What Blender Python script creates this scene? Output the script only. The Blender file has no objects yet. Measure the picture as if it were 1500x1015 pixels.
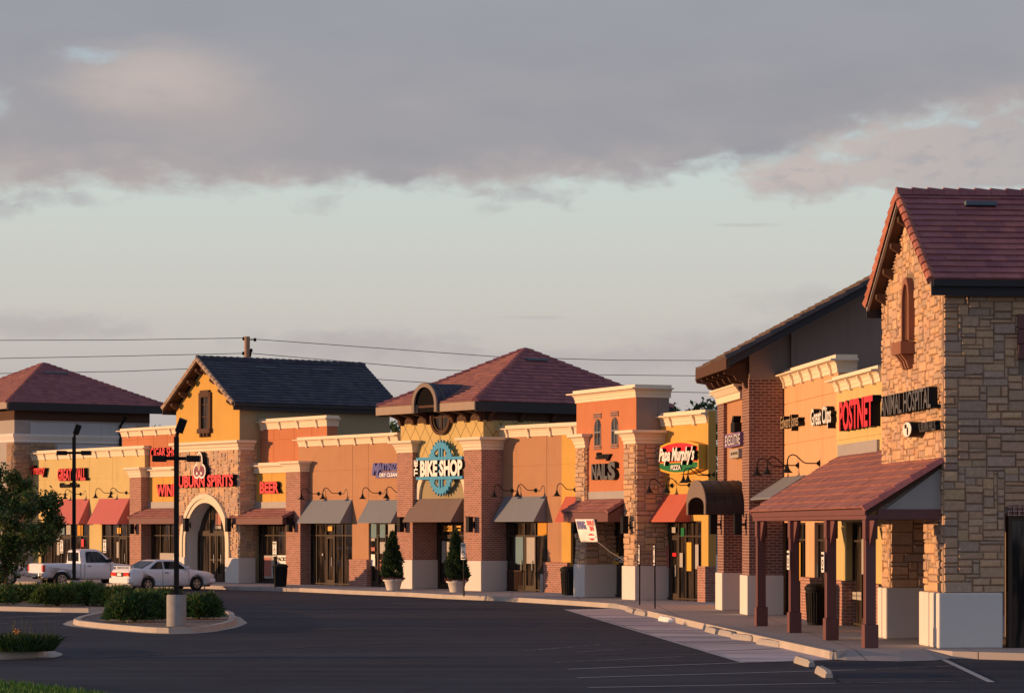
import bpy, bmesh, math, random
from mathutils import Vector, Matrix
RN = random.Random(11)
SC = bpy.context.scene
COL = SC.collection
# ---------------------------------------------------------------- measuring: photo pixel -> place on the ground plane
FPX, CX, HV, H = 4000.0, 750.0, 773.0, 2.7
KERB = 0.15
def ground(u, v, z=0.0):
    Y = (H - z) * FPX / (v - HV)
    return Vector(((u - CX) / FPX * Y, Y, z))
def at(u, v, Y):
    return Vector(((u - CX) / FPX * Y, Y, H + (HV - v) * Y / FPX))
class Frame:
    """a facade line in plan: s runs along it (to the right), d goes into the building"""
    def __init__(f, u, v, k):
        p = ground(u, v, KERB); f.o = Vector((p.x, p.y, 0)); n = math.hypot(k, 1)
        f.e = Vector((-k / n, -1 / n, 0)); f.n = Vector((1 / n, -k / n, 0)); f.rot = math.atan2(f.e.y, f.e.x)
    def s(f, u, d=0.0):
        t = (u - CX) / FPX; p = f.o + f.n * d
        return (t * p.y - p.x) / (f.e.x - t * f.e.y)
    def w(f, s, d=0.0, z=0.0):
        return f.o + f.e * s + f.n * d + Vector((0, 0, z))
    def z(f, u, v, d=0.0):
        return H + (HV - v) * f.w(f.s(u, d), d).y / FPX
L = Frame(705, 865.5, -.7225)
M = Frame(931, 878.5, -.424)
R = Frame(1097, 900.5, -.0875)
# ---------------------------------------------------------------- mesh builder
class MB:
    def __init__(s): s.v = []; s.f = []; s.m = []; s.c = []; s.sm = []
    def add(s, vs, fs, m=0, c=None, sm=False):
        b = len(s.v); s.v += [tuple(x) for x in vs]
        for f in fs:
            s.f.append([i + b for i in f]); s.m.append(m); s.c.append(c); s.sm.append(sm)
        return s
    def box(s, x0, x1, y0, y1, z0, z1, m=0, c=None):
        v = [(x, y, z) for z in (z0, z1) for y in (y0, y1) for x in (x0, x1)]
        return s.add(v, [(0, 2, 3, 1), (4, 5, 7, 6), (0, 1, 5, 4), (2, 6, 7, 3), (0, 4, 6, 2), (1, 3, 7, 5)], m, c)
    def prism(s, pts, ax, a, b, m=0, c=None, sm=False):
        n = len(pts)
        def P(p, h): return (h, p[0], p[1]) if ax == 'x' else ((p[0], h, p[1]) if ax == 'y' else (p[0], p[1], h))
        v = [P(p, a) for p in pts] + [P(p, b) for p in pts]
        s.add(v, [list(range(n))[::-1], [n + i for i in range(n)]], m, c)
        bb = len(s.v) - 2 * n
        for i in range(n):
            j = (i + 1) % n
            s.f.append([bb + i, bb + j, bb + n + j, bb + n + i]); s.m.append(m); s.c.append(c); s.sm.append(sm)
        return s
    def tube(s, pts, r, n=6, m=0, cap=True, r1=None, c=None):
        pts = [Vector(p) for p in pts]; k = len(pts); vs = []
        for i, p in enumerate(pts):
            t = (pts[min(i + 1, k - 1)] - pts[max(i - 1, 0)]).normalized()
            a = t.cross(Vector((0, 0, 1)))
            if a.length < .01: a = t.cross(Vector((0, 1, 0)))
            a.normalize(); b2 = t.cross(a)
            rr = r if r1 is None else r + (r1 - r) * i / max(1, k - 1)
            for j in range(n):
                q = 2 * math.pi * j / n; vs.append(p + a * math.cos(q) * rr + b2 * math.sin(q) * rr)
        fs = [(i * n + j, i * n + (j + 1) % n, (i + 1) * n + (j + 1) % n, (i + 1) * n + j) for i in range(k - 1) for j in range(n)]
        s.add(vs, fs, m, c, True)
        if cap: s.add(vs[:n] + vs[-n:], [list(range(n))[::-1], [n + j for j in range(n)]], m, c)
        return s
    def lathe(s, prof, cx=0, cy=0, n=16, m=0, sm=True, c=None):
        vs = [(cx + r * math.cos(2 * math.pi * j / n), cy + r * math.sin(2 * math.pi * j / n), z) for r, z in prof for j in range(n)]
        k = len(prof)
        s.add(vs, [(i * n + j, i * n + (j + 1) % n, (i + 1) * n + (j + 1) % n, (i + 1) * n + j) for i in range(k - 1) for j in range(n)], m, c, sm)
        s.add(vs[:n] + vs[-n:], [list(range(n))[::-1], [n + j for j in range(n)]], m, c)
        return s
    def ring(s, prof, x0, x1, yf, yb, l=1, r=1, m=0):
        """moulding: profile (out, z) swept round the front and both ends of a footprint"""
        vs = []
        for o, z in prof:
            a, b = x0 - o * l, x1 + o * r
            vs += [(a, yb, z), (a, yf - o, z), (b, yf - o, z), (b, yb, z)]
        k = len(prof)
        s.add(vs, [(i * 4 + j, i * 4 + (j + 1) % 4, (i + 1) * 4 + (j + 1) % 4, (i + 1) * 4 + j) for i in range(k - 1) for j in range(4)], m)
        s.add(vs[:4] + vs[-4:], [(3, 2, 1, 0), (4, 5, 6, 7)], m)
        return s
    def build(s, name, mats, parent=None, off=(0, 0, 0), bevel=0, recalc=True, matrix=None):
        me = bpy.data.meshes.new(name); ox, oy, oz = off
        me.from_pydata([(x - ox, y - oy, z - oz) for x, y, z in s.v], [], s.f)
        if not isinstance(mats, (list, tuple)): mats = [mats]
        for mm in mats: me.materials.append(mm)
        me.polygons.foreach_set('material_index', s.m); me.polygons.foreach_set('use_smooth', s.sm)
        if any(c is not None for c in s.c):
            at_ = me.color_attributes.new('col', 'FLOAT_COLOR', 'CORNER'); buf = []
            for f, c in zip(s.f, s.c):
                c = c or (.5, .5, .5)
                buf += [c[0], c[1], c[2], 1.0] * len(f)
            at_.data.foreach_set('color', buf)
        me.update()
        if recalc:
            bm = bmesh.new(); bm.from_mesh(me); bmesh.ops.recalc_face_normals(bm, faces=bm.faces); bm.to_mesh(me); bm.free()
        o = bpy.data.objects.new(name, me); COL.objects.link(o)
        if parent: o.parent = parent
        if matrix is not None: o.matrix_world = matrix
        if bevel:
            b = o.modifiers.new('bevel', 'BEVEL'); b.width = bevel; b.segments = 2; b.limit_method = 'ANGLE'; b.angle_limit = .6
        return o
def tag(o, label, cat=None, group=None, kind=None):
    if label: o['label'] = label
    if cat: o['category'] = cat
    if group: o['group'] = group
    if kind: o['kind'] = kind
    return o
def empty(name, loc, rz, label, cat, group=None):
    o = bpy.data.objects.new(name, None); COL.objects.link(o); o.location = loc; o.rotation_euler = (0, 0, rz)
    o.empty_display_size = .3
    return tag(o, label, cat, group)
def copy_tree(o, parent=None):
    c = o.copy(); COL.objects.link(c)
    if parent: c.parent = parent
    for ch in list(o.children): copy_tree(ch, c)
    return c
class Bld:
    """a building: an Empty on its facade line, its parts given in (s, d, z)"""
    def __init__(b, fr, s0, name, label, cat='building', d0=0.0, z0=0.0):
        b.f = fr; b.off = (s0, d0, z0); b.root = empty(name, fr.w(s0, d0, z0), fr.rot, label, cat)
    def part(b, name, mb, mat, parent=None, bevel=0, label=None):
        o = mb.build(name, mat, parent or b.root, b.off, bevel)
        if label: o['label'] = label
        return o
# ---------------------------------------------------------------- materials
def nodes(m):
    m.use_nodes = True; nt = m.node_tree; nt.nodes.clear(); return nt
class NT:
    def __init__(s, nt): s.nt = nt
    def n(s, t, **k):
        x = s.nt.nodes.new(t)
        for a, b in k.items(): setattr(x, a, b)
        return x
    def put(s, sock, val):
        if isinstance(val, bpy.types.NodeSocket): s.nt.links.new(val, sock)
        elif val is not None: sock.default_value = val
    def math(s, op, a, b=None, c=None, clamp=False):
        x = s.n('ShaderNodeMath', operation=op, use_clamp=clamp); s.put(x.inputs[0], a)
        if b is not None: s.put(x.inputs[1], b)
        if c is not None: s.put(x.inputs[2], c)
        return x.outputs[0]
    def mix(s, f, a, b, mode='MIX'):
        x = s.n('ShaderNodeMix', data_type='RGBA', blend_type=mode)
        s.put(x.inputs[0], f)
        for i, q in ((6, a), (7, b)):
            s.put(x.inputs[i], (*q, 1) if isinstance(q, tuple) and len(q) == 3 else q)
        return x.outputs[2]
    def noise(s, vec, scale, detail=4, rough=.55, dist=0):
        x = s.n('ShaderNodeTexNoise'); s.put(x.inputs['Vector'], vec)
        x.inputs['Scale'].default_value = scale; x.inputs['Detail'].default_value = detail
        x.inputs['Roughness'].default_value = rough; x.inputs['Distortion'].default_value = dist
        return x.outputs['Fac']
    def ramp(s, fac, stops):
        x = s.n('ShaderNodeValToRGB'); s.put(x.inputs[0], fac); el = x.color_ramp.elements
        while len(el) > 1: el.remove(el[-1])
        for i, (p, c) in enumerate(stops):
            e = el[0] if i == 0 else el.new(p)
            e.position = p; e.color = (*c, 1) if len(c) == 3 else c
        return x.outputs[0]
    def smooth(s, x, a, b):
        q = s.n('ShaderNodeMapRange', interpolation_type='SMOOTHSTEP'); s.put(q.inputs[0], x)
        q.inputs[1].default_value = a; q.inputs[2].default_value = b; q.inputs[3].default_value = 0; q.inputs[4].default_value = 1
        return q.outputs[0]
    def scalevec(s, vec, sc):
        x = s.n('ShaderNodeMapping'); s.put(x.inputs[0], vec); x.inputs['Scale'].default_value = sc; return x.outputs[0]
    def bump(s, h, strength, dist):
        x = s.n('ShaderNodeBump'); s.put(x.inputs['Height'], h); x.inputs['Strength'].default_value = strength; x.inputs['Distance'].default_value = dist
        return x.outputs[0]
    def out(s, col, rough=.8, normal=None, spec=.3, metal=0, **k):
        b = s.n('ShaderNodeBsdfPrincipled'); o = s.n('ShaderNodeOutputMaterial')
        s.put(b.inputs['Base Color'], (*col, 1) if isinstance(col, tuple) and len(col) == 3 else col)
        s.put(b.inputs['Roughness'], rough); b.inputs['Specular IOR Level'].default_value = spec
        s.put(b.inputs['Metallic'], metal)
        if normal is not None: s.put(b.inputs['Normal'], normal)
        for a, q in k.items(): s.put(b.inputs[a], q)
        s.nt.links.new(b.outputs[0], o.inputs[0]); return b
    def obj(s): return s.n('ShaderNodeTexCoord').outputs['Object']
def mat(name):
    m = bpy.data.materials.new(name); return m, NT(nodes(m))
def shade(c, k): return tuple(x * k for x in c)
def m_stucco(name, c, var=.12, stain=.2):
    m, t = mat(name); o = t.obj()
    n1 = t.noise(o, 1.1, 5); n2 = t.noise(t.scalevec(o, (3.5, 3.5, .35)), 1.3, 4); n3 = t.noise(o, 60, 3)
    col = t.mix(n1, shade(c, 1 - var), shade(c, 1 + var))
    col = t.mix(t.math('MULTIPLY', t.smooth(n2, .55, .8), stain * 2.2, clamp=True), col, shade(c, .62))
    t.out(col, .92, t.bump(n3, .35, .012), .15); return m
def m_plain(name, c, rough=.6, spec=.3, var=.12, scale=3, metal=0, bump=0):
    m, t = mat(name); o = t.obj(); n = t.noise(o, scale, 4)
    t.out(t.mix(n, shade(c, 1 - var), shade(c, 1 + var)), rough, t.bump(t.noise(o, scale * 12, 3), .4, bump) if bump else None, spec, metal); return m
def wallvec(t):
    tc = t.n('ShaderNodeTexCoord'); a = t.n('ShaderNodeSeparateXYZ'); t.put(a.inputs[0], tc.outputs['Object'])
    b = t.n('ShaderNodeSeparateXYZ'); t.put(b.inputs[0], tc.outputs['Normal'])
    f = t.math('GREATER_THAN', t.math('ABSOLUTE', b.outputs[0]), .7)
    h = t.math('ADD', t.math('MULTIPLY', a.outputs[0], t.math('SUBTRACT', 1.0, f)), t.math('MULTIPLY', a.outputs[1], f))
    c = t.n('ShaderNodeCombineXYZ'); t.put(c.inputs[0], h); t.put(c.inputs[1], a.outputs[2]); return c.outputs[0], tc.outputs['Object']
def m_brick(name, c1, c2, mortar):
    m, t = mat(name); v, o = wallvec(t)
    b = t.n('ShaderNodeTexBrick'); t.put(b.inputs['Vector'], v); b.inputs['Scale'].default_value = 1
    b.inputs['Brick Width'].default_value = .24; b.inputs['Row Height'].default_value = .085; b.inputs['Mortar Size'].default_value = .009
    b.inputs['Mortar Smooth'].default_value = .15; b.inputs['Bias'].default_value = 0
    for k, c in (('Color1', c1), ('Color2', c2), ('Mortar', mortar)): b.inputs[k].default_value = (*c, 1)
    n = t.noise(o, 2.2, 5)
    col = t.mix(t.math('MULTIPLY', n, .3), b.outputs['Color'], shade(c1, .55), 'MIX')
    t.out(col, .85, t.bump(t.math('SUBTRACT', 1.0, b.outputs['Fac']), .6, .012), .2); return m
def m_attr(name, rough=.85, nscale=14, nvar=.35, bump=.02, spec=.25):
    m, t = mat(name); a = t.n('ShaderNodeAttribute'); a.attribute_name = 'col'; o = t.obj()
    n = t.noise(o, nscale, 5, .65)
    x = t.mix(n, (1 - nvar,) * 3, (1 + nvar,) * 3)
    t.out(t.mix(1.0, a.outputs['Color'], x, 'MULTIPLY'), rough, t.bump(n, .7, bump) if bump else None, spec); return m
def m_leaf(name, rough=.6, trans=.25):
    m, t = mat(name); a = t.n('ShaderNodeAttribute'); a.attribute_name = 'col'
    d = t.n('ShaderNodeBsdfPrincipled'); t.put(d.inputs['Base Color'], a.outputs['Color']); d.inputs['Roughness'].default_value = rough; d.inputs['Specular IOR Level'].default_value = .25
    tr = t.n('ShaderNodeBsdfTranslucent'); t.put(tr.inputs[0], a.outputs['Color'])
    mx = t.n('ShaderNodeMixShader'); mx.inputs[0].default_value = trans; t.put(mx.inputs[1], d.outputs[0]); t.put(mx.inputs[2], tr.outputs[0])
    o = t.n('ShaderNodeOutputMaterial'); t.put(o.inputs[0], mx.outputs[0]); return m
def m_glass(name, tint=(.012, .010, .009), rough=.04, spec=.32):
    m, t = mat(name); o = t.obj()
    n = t.noise(t.scalevec(o, (5, 5, .6)), 1.0, 3)
    b = t.out(t.mix(t.smooth(n, .44, .58), tint, (tint[0] * 4.6, tint[1] * 4.0, tint[2] * 3.2)), rough, t.bump(t.noise(o, .9, 2), .06, .05), spec); return m
MT = dict(
    peach=m_stucco('peach_stucco', (.66, .38, .20)), yellow=m_stucco('golden_stucco', (.64, .375, .095)),
    orange=m_stucco('orange_stucco', (.53, .205, .10)), tan=m_stucco('tan_stucco', (.46, .245, .135)),
    olive=m_stucco('olive_yellow_stucco', (.52, .40, .165)), shadetan=m_stucco('shaded_side_stucco', (.30, .22, .18)),
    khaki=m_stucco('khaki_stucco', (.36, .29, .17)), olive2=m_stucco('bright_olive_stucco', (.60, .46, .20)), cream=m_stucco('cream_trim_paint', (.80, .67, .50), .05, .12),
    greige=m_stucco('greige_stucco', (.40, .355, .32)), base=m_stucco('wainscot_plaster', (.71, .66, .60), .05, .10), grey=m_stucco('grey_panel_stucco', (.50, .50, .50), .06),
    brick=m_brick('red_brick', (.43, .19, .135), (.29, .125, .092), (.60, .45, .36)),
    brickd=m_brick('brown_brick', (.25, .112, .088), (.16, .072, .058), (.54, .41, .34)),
    stone=m_attr('stone_veneer', .88, 12, .38, .03), tile=m_attr('roof_tile', .75, 9, .22, .01),
    matte=m_plain('black_shade_fill', (.012, .011, .011), .98, .02), mortar=m_plain('stone_mortar', (.21, .155, .115), .95), dark=m_plain('black_metal', (.016, .015, .015), .6, .12),
    bronze=m_plain('bronze_frame', (.06, .04, .026), .6, .2), brown=m_plain('brown_wood', (.10, .055, .038), .8, .12), louvre=m_plain('rust_brown_trim', (.27, .125, .08), .8, .12),
    fascia=m_plain('taupe_fascia', (.34, .26, .20), .7), fasciad=m_plain('charcoal_fascia', (.03, .028, .03), .6),
    maroon=m_plain('maroon_timber', (.165, .066, .06), .6, bump=.004), archt=m_plain('weathered_arch_trim', (.24, .185, .15), .8), flash=m_plain('grey_flashing', (.36, .33, .31), .55, .4),
    glass=m_glass('dark_shop_glass'), glass2=m_glass('teal_shop_glass', (.05, .11, .12)),
    awgrey=m_plain('grey_canvas', (.20, .215, .24), .85, .15, .07, 2), awbrown=m_plain('brown_canvas', (.20, .145, .125), .85, .15, .07, 2),
    awred=m_plain('red_canvas', (.52, .13, .085), .85, .15, .08, 2), awrose=m_plain('faded_red_canvas', (.50, .145, .135), .85, .15, .08, 2),
    copper=m_plain('aged_copper', (.03, .021, .019), .5, .5, .35, 4, .5), copperf=m_plain('weathered_copper_front', (.21, .155, .12), .6),
    red=m_plain('red_sign_face', (.78, .018, .03), .4, .4, .05), white=m_plain('white_sign_face', (.86, .82, .76), .45, .4, .04),
    blue=m_plain('blue_sign_face', (.075, .075, .30), .45), teal=m_plain('teal_sign_face', (.0, .27, .50), .45),
    green=m_plain('green_sign_face', (.008, .17, .055), .45), gold=m_plain('gold_sign_edge', (.75, .40, .05), .45),
    purple=m_plain('plum_sign_face', (.20, .02, .06), .5), sand=m_plain('sand_sign_face', (.50, .36, .22), .5),
    greysign=m_plain('grey_sign_face', (.10, .095, .095), .45, .5, .2), violet=m_plain('violet_sign_face', (.22, .13, .28), .5),
    conc=m_plain('pale_concrete', (.38, .345, .31), .9, .2, .14, 1.6, bump=.006), vent=m_plain('blue_grey_vent', (.11, .15, .19), .5), steel=m_plain('grey_steel', (.3, .3, .3), .4, .5, metal=.6),
    paper=m_plain('window_paper', (.42, .38, .33), .7), amber=m_plain('amber_poster', (.62, .28, .02), .7), sky=m_plain('pale_blue_poster', (.14, .24, .27), .7),
    pink=m_plain('pink_poster', (.45, .16, .12), .7), leaf=m_leaf('leaf'), bark=m_plain('bark', (.17, .11, .075), .95, .1, .3, 9, bump=.02),
)
# ---------------------------------------------------------------- masonry and tile generators
STONE = [(.61, .385, .225), (.57, .365, .22), (.54, .35, .225), (.64, .405, .23), (.50, .335, .225), (.58, .38, .24), (.53, .365, .255), (.46, .32, .23)]
def stones(mb, P, w, h, blocked=lambda a, b: False, unit=.085, depth=(.02, .06), big=9, dark=1.0):
    """random ashlar over a w x h face; P(a, b, out) maps face coordinates to space"""
    nx, ny = max(1, round(w / unit)), max(1, round(h / unit)); ux, uy = w / nx, h / ny
    used = [[blocked((i + .5) * ux, (j + .5) * uy) for i in range(nx)] for j in range(ny)]
    for j in range(ny):
        for i in range(nx):
            if used[j][i]: continue
            ww = RN.choice((3, 4, 4, 5, 6, 6, 7, big)); hh = RN.choice((1, 2, 2, 2, 2, 3, 3))
            if hh == 1: ww = max(ww, 4)
            a = 0
            while a < ww and i + a < nx and not used[j][i + a]: a += 1
            if i + a < nx and not used[j][i + a] and False: pass
            b = 1
            while b < hh and j + b < ny and not any(used[j + b][i + q] for q in range(a)): b += 1
            for q in range(b):
                for p in range(a): used[j + q][i + p] = True
            g = .007; t = RN.uniform(*depth); ch = .02
            x0, x1, y0, y1 = i * ux + g, (i + a) * ux - g, j * uy + g, (j + b) * uy - g
            kk = dark * RN.uniform(.9, 1.1); c = [q * kk * RN.uniform(.97, 1.03) for q in RN.choice(STONE)]
            jx = lambda: RN.uniform(-.012, .012)
            lo = [(x0, y0), (x1, y0), (x1, y1), (x0, y1)]
            hi = [(x0 + ch + jx(), y0 + ch + jx()), (x1 - ch + jx(), y0 + ch + jx()), (x1 - ch + jx(), y1 - ch + jx()), (x0 + ch + jx(), y1 - ch + jx())]
            vs = [P(p[0], p[1], 0) for p in lo] + [P(p[0], p[1], t + RN.uniform(-.010, .010)) for p in hi]
            mb.add(vs, [(4, 5, 6, 7), (0, 1, 5, 4), (1, 2, 6, 5), (2, 3, 7, 6), (3, 0, 4, 7)], 0, c)
MAROON = [(.31, .118, .12), (.34, .128, .12), (.285, .108, .116), (.325, .125, .126), (.265, .10, .108)]
SLATE = [(.055, .06, .085), (.065, .07, .09), (.05, .056, .075), (.075, .075, .09)]
TERRA = [(.31, .132, .112), (.335, .147, .12), (.285, .122, .11), (.32, .14, .12)]
def tiles(mb, P0, P1, P2, P3, pal, course=.25, tw=.33, lift=.05):
    P0, P1, P2, P3 = map(Vector, (P0, P1, P2, P3))
    n = (P1 - P0).cross(P3 - P0).normalized()
    if n.z < 0: n = -n
    slope = ((P3 + P2) / 2 - (P0 + P1) / 2).length; nc = max(1, round(slope / course))
    wid = (P1 - P0).length; nt = max(1, round(wid / tw))
    for i in range(nc):
        ta, tb = i / nc, min(1, (i + 1.12) / nc)
        for j in range(-1, nt + 1):
            f0, f1 = (j + .5 * (i % 2)) / nt, (j + 1 + .5 * (i % 2)) / nt
            def edge(t, f):
                A, B = P0.lerp(P3, t), P1.lerp(P2, t); ln = (B - A).length / max(wid, 1e-6)
                # tile columns keep their width: measured from the middle of the eave
                sgn = (f - .5) / max(ln, 1e-6) + .5
                return A.lerp(B, min(1, max(0, sgn)))
            a, b, c, d = edge(ta, f0), edge(ta, f1), edge(tb, f1), edge(tb, f0)
            if (a - b).length < .02 and (c - d).length < .02: continue
            k = RN.uniform(-.006, .006); kk = RN.uniform(.9, 1.1); col = [q * kk for q in RN.choice(pal)]
            lo = n * (lift + k); hi = n * .012
            mb.add([a + lo, b + lo, c + hi, d + hi, a, b], [(0, 1, 2, 3), (4, 5, 1, 0)], 0, col)
def caps(mb, A, B, pal, up=Vector((0, 0, 1)), w=.13, h=.09, step=.36):
    A, B = Vector(A), Vector(B); t = (B - A).normalized(); side = t.cross(up).normalized(); nn = side.cross(t).normalized()
    k = max(1, round((B - A).length / step))
    for i in range(k):
        a, b = A.lerp(B, i / k), A.lerp(B, min(1, (i + 1.1) / k)); vs = []
        for p, hh, ww in ((a, h + .045, w * 1.12), (b, h, w)):
            vs += [p - side * ww - nn * .05, p - side * ww * .6 + nn * hh * .8, p + nn * hh, p + side * ww * .6 + nn * hh * .8, p + side * ww - nn * .05]
        kk = RN.uniform(.88, 1.12); col = [q * kk for q in RN.choice(pal)]
        mb.add(vs, [(q, q + 1, q + 6, q + 5) for q in range(4)] + [(0, 1, 2, 3, 4)], 0, col)
CORN = [(0, 0), (.05, .0), (.05, .22), (.07, .26), (.09, .46), (.15, .60), (.22, .64), (.34, .66), (.34, .76), (.12, .79), (.12, 1.0)]
def cornice(b, s0, s1, d, z0, z1, back, out=.26, l=1, r=1, nb=0, parent=None, name='cornice'):
    hh = z1 - z0; mb = MB(); mb.ring([(o / .34 * out, z0 + q * hh) for o, q in CORN], s0, s1, d, back, l, r)
    for i in range(nb):
        s = s0 + (s1 - s0) * (i + .5) / nb; a = out / .34
        mb.prism([(d, z0 - .05), (d - .12 * a, z0 - .05), (d - .13 * a, z0 + .2 * hh), (d - .24 * a, z0 + .56 * hh), (d - .24 * a, z0 + .63 * hh), (d, z0 + .63 * hh)], 'x', s - .055, s + .055)
    return b.part(name, mb, MT['cream'], parent, .008)
def pillar(b, s0, s1, d0, d1, zb, zc, zt, mtl='brick', cap=True, zw0=KERB, grow=.07, capo=.24, lintel=True):
    """a masonry pier: plaster wainscot, brick or stone shaft, moulded cap"""
    sh = MB(); sh.box(s0, s1, d0, d1, zb - .05, zc)
    p = b.part('pillar', sh, MT['mortar'] if mtl == 'stone' else MT[mtl], None, 0 if mtl == 'stone' else .01)
    if mtl == 'stone':
        st = MB()
        stones(st, lambda a, q, o: (s0 + a, d0 - o, zb + q), s1 - s0, zc - zb)
        stones(st, lambda a, q, o: (s1 + o, d0 + a, zb + q), d1 - d0, zc - zb)
        stones(st, lambda a, q, o: (s0 - o, d0 + a, zb + q), d1 - d0, zc - zb)
        b.part('stone_facing', st, MT['stone'], p)
    if zb > zw0 + .1:
        w = MB(); w.box(s0 - grow, s1 + grow, d0 - grow, d1, zw0, zb)
        b.part('wainscot', w, MT['base'], p, .02)
    if cap:
        c = MB(); hh = zt - zc
        c.ring([(.03, zc), (.03, zc + .22 * hh), (.07, zc + .26 * hh), (.07, zc + .42 * hh), (.55 * capo, zc + .68 * hh), (.6 * capo, zc + .72 * hh), (capo, zc + .8 * hh), (capo, zt)], s0, s1, d0, d1)
        b.part('pillar_cap', c, MT['cream'], p, .008)
    return p
def storefront(b, s0, s1, d, z0, z1, n, zt=None, doors=(), glass='glass', frame='bronze', w=.055):
    fr = MB(); e = w / 2
    xs = [s0 + (s1 - s0) * i / n for i in range(n + 1)] if isinstance(n, int) else n
    for x in xs: fr.box(max(s0, x - e), min(s1, x + e) if x > s0 else x + e, d - .05, d + .07, z0, z1)
    for z in ([z0 + .04, z1 - w] + ([zt - e] if zt else [])): fr.box(s0 + e, s1 - e, d - .047, d + .067, z, z + w)
    fo = b.part('window', fr, MT[frame])
    pn = MB(); pn.box(s0, s1, d + .012, d + .03, z0, z1); b.part('pane', pn, MT[glass], fo)
    for i in doors:
        a, c = xs[i] + e + .005, xs[i + 1] - e - .005; zz = (zt or z1) - e - .01; q = .075
        dm = MB()
        for bx in ((a, a + q, z0 + .02, zz), (c - q, c, z0 + .02, zz), (a + q, c - q, z0 + .02, z0 + .24), (a + q, c - q, zz - .1, zz)):
            dm.box(bx[0], bx[1], d - .04, d + .008, bx[2], bx[3])
        do = b.part('door', dm, MT[frame])
        hd = MB(); hd.tube([(c - .11, d - .1, z0 + .85), (c - .11, d - .1, z0 + 1.25)], .018, 6); hd.box(c - .125, c - .095, d - .1, d - .035, z0 + .9, z0 + .93); hd.box(c - .125, c - .095, d - .1, d - .035, z0 + 1.17, z0 + 1.2)
        b.part('handle', hd, MT['steel'], do)
    return fo
def poster(b, s, d, z, w, h, m, name='poster'):
    q = MB(); q.box(s - w / 2, s + w / 2, d - .012, d + .006, z - h / 2, z + h / 2); return b.part(name, q, MT[m])
# ---------------------------------------------------------------- lettering
def text_geo(txt, shear=0, bold=.0):
    cu = bpy.data.curves.new('txt', 'FONT'); cu.body = txt; cu.extrude = .5; cu.shear = shear; cu.offset = bold; cu.resolution_u = 3
    ob = bpy.data.objects.new('txt', cu); COL.objects.link(ob)
    dg = bpy.context.evaluated_depsgraph_get(); dg.update(); me = ob.evaluated_get(dg).to_mesh()
    vs = [tuple(v.co) for v in me.vertices]; fs = [(list(p.vertices), p.normal.z) for p in me.polygons]
    ob.evaluated_get(dg).to_mesh_clear(); bpy.data.objects.remove(ob); bpy.data.curves.remove(cu)
    return vs, fs
def lettering(mb, txt, s0, s1, z0, z1, d, depth, shear=0, bold=.02, mf=0, ms=1):
    """raised letters: faces at d - depth, returns back to d"""
    vs, fs = text_geo(txt, shear, bold)
    x0, x1 = min(v[0] for v in vs), max(v[0] for v in vs); y0, y1 = min(v[1] for v in vs), max(v[1] for v in vs)
    q = [(s0 + (v[0] - x0) / (x1 - x0) * (s1 - s0), d - (v[2] + .5) * depth, z0 + (v[1] - y0) / (y1 - y0) * (z1 - z0)) for v in vs]
    bs = len(mb.v); mb.v += q
    for f, nz in fs:
        mb.f.append([i + bs for i in f]); mb.m.append(mf if nz > .9 else ms); mb.c.append(None); mb.sm.append(False)
    return mb
class Sign(Bld):
    def __init__(b, fr, u, v, d, label, name='shop_sign'):
        s = fr.s(u, d); Bld.__init__(b, fr, s, name, label, 'sign', d, fr.z(u, v, d))
    def line(b, txt, u0, u1, v0, v1, d, depth, face, side='dark', shear=0, bold=.02, name='lettering'):
        """v0 top, v1 bottom, both read at the middle of the word"""
        f = b.f; um = (u0 + u1) / 2; dd = d - depth
        mb = lettering(MB(), txt, f.s(u0, dd), f.s(u1, dd), f.z(um, v1, dd), f.z(um, v0, dd), d, depth, shear, bold)
        return b.part(name, mb, [MT[face], MT[side]])
def fd(f, u, s):
    t = (u - CX) / FPX; p = f.w(s, 0)
    return (t * p.y - p.x) / (f.n.x - t * f.n.y)
Frame.d = fd
def wall(b, s0, s1, d, z1, op, zo, m, jx=(), jz=(), thick=.3, name='wall', parent=None):
    mb = MB(); x = s0
    for a, c in list(op) + [(s1, s1)]:
        if a - x > .02: mb.box(x, a, d, d + thick, KERB - .1, zo)
        x = c
    xs = [s0] + [q for q in sorted(jx) if s0 < q < s1] + [s1]; zs = [zo] + [q for q in sorted(jz) if zo < q < z1] + [z1]; g = .011
    for i in range(len(xs) - 1):
        for k in range(len(zs) - 1):
            mb.box(xs[i] + (g if i else 0), xs[i + 1] - (g if i < len(xs) - 2 else 0), d, d + .03, zs[k] + (g if k else 0), zs[k + 1] - (g if k < len(zs) - 2 else 0))
    mb.box(s0 + .003, s1 - .003, d + .03, d + thick, zo, z1)
    return b.part(name, mb, MT[m], parent)
def plinth(b, s0, s1, d, z1, m='brick', out=.14, back=.25):
    mb = MB(); mb.box(s0 - .04, s1 + .04, d - out, d + back, KERB, z1 - .09); mb.box(s0 - .055, s1 + .055, d - out - .015, d + back, z1 - .09, z1)
    return b.part('brick_base', mb, MT[m], None, .008)
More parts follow.
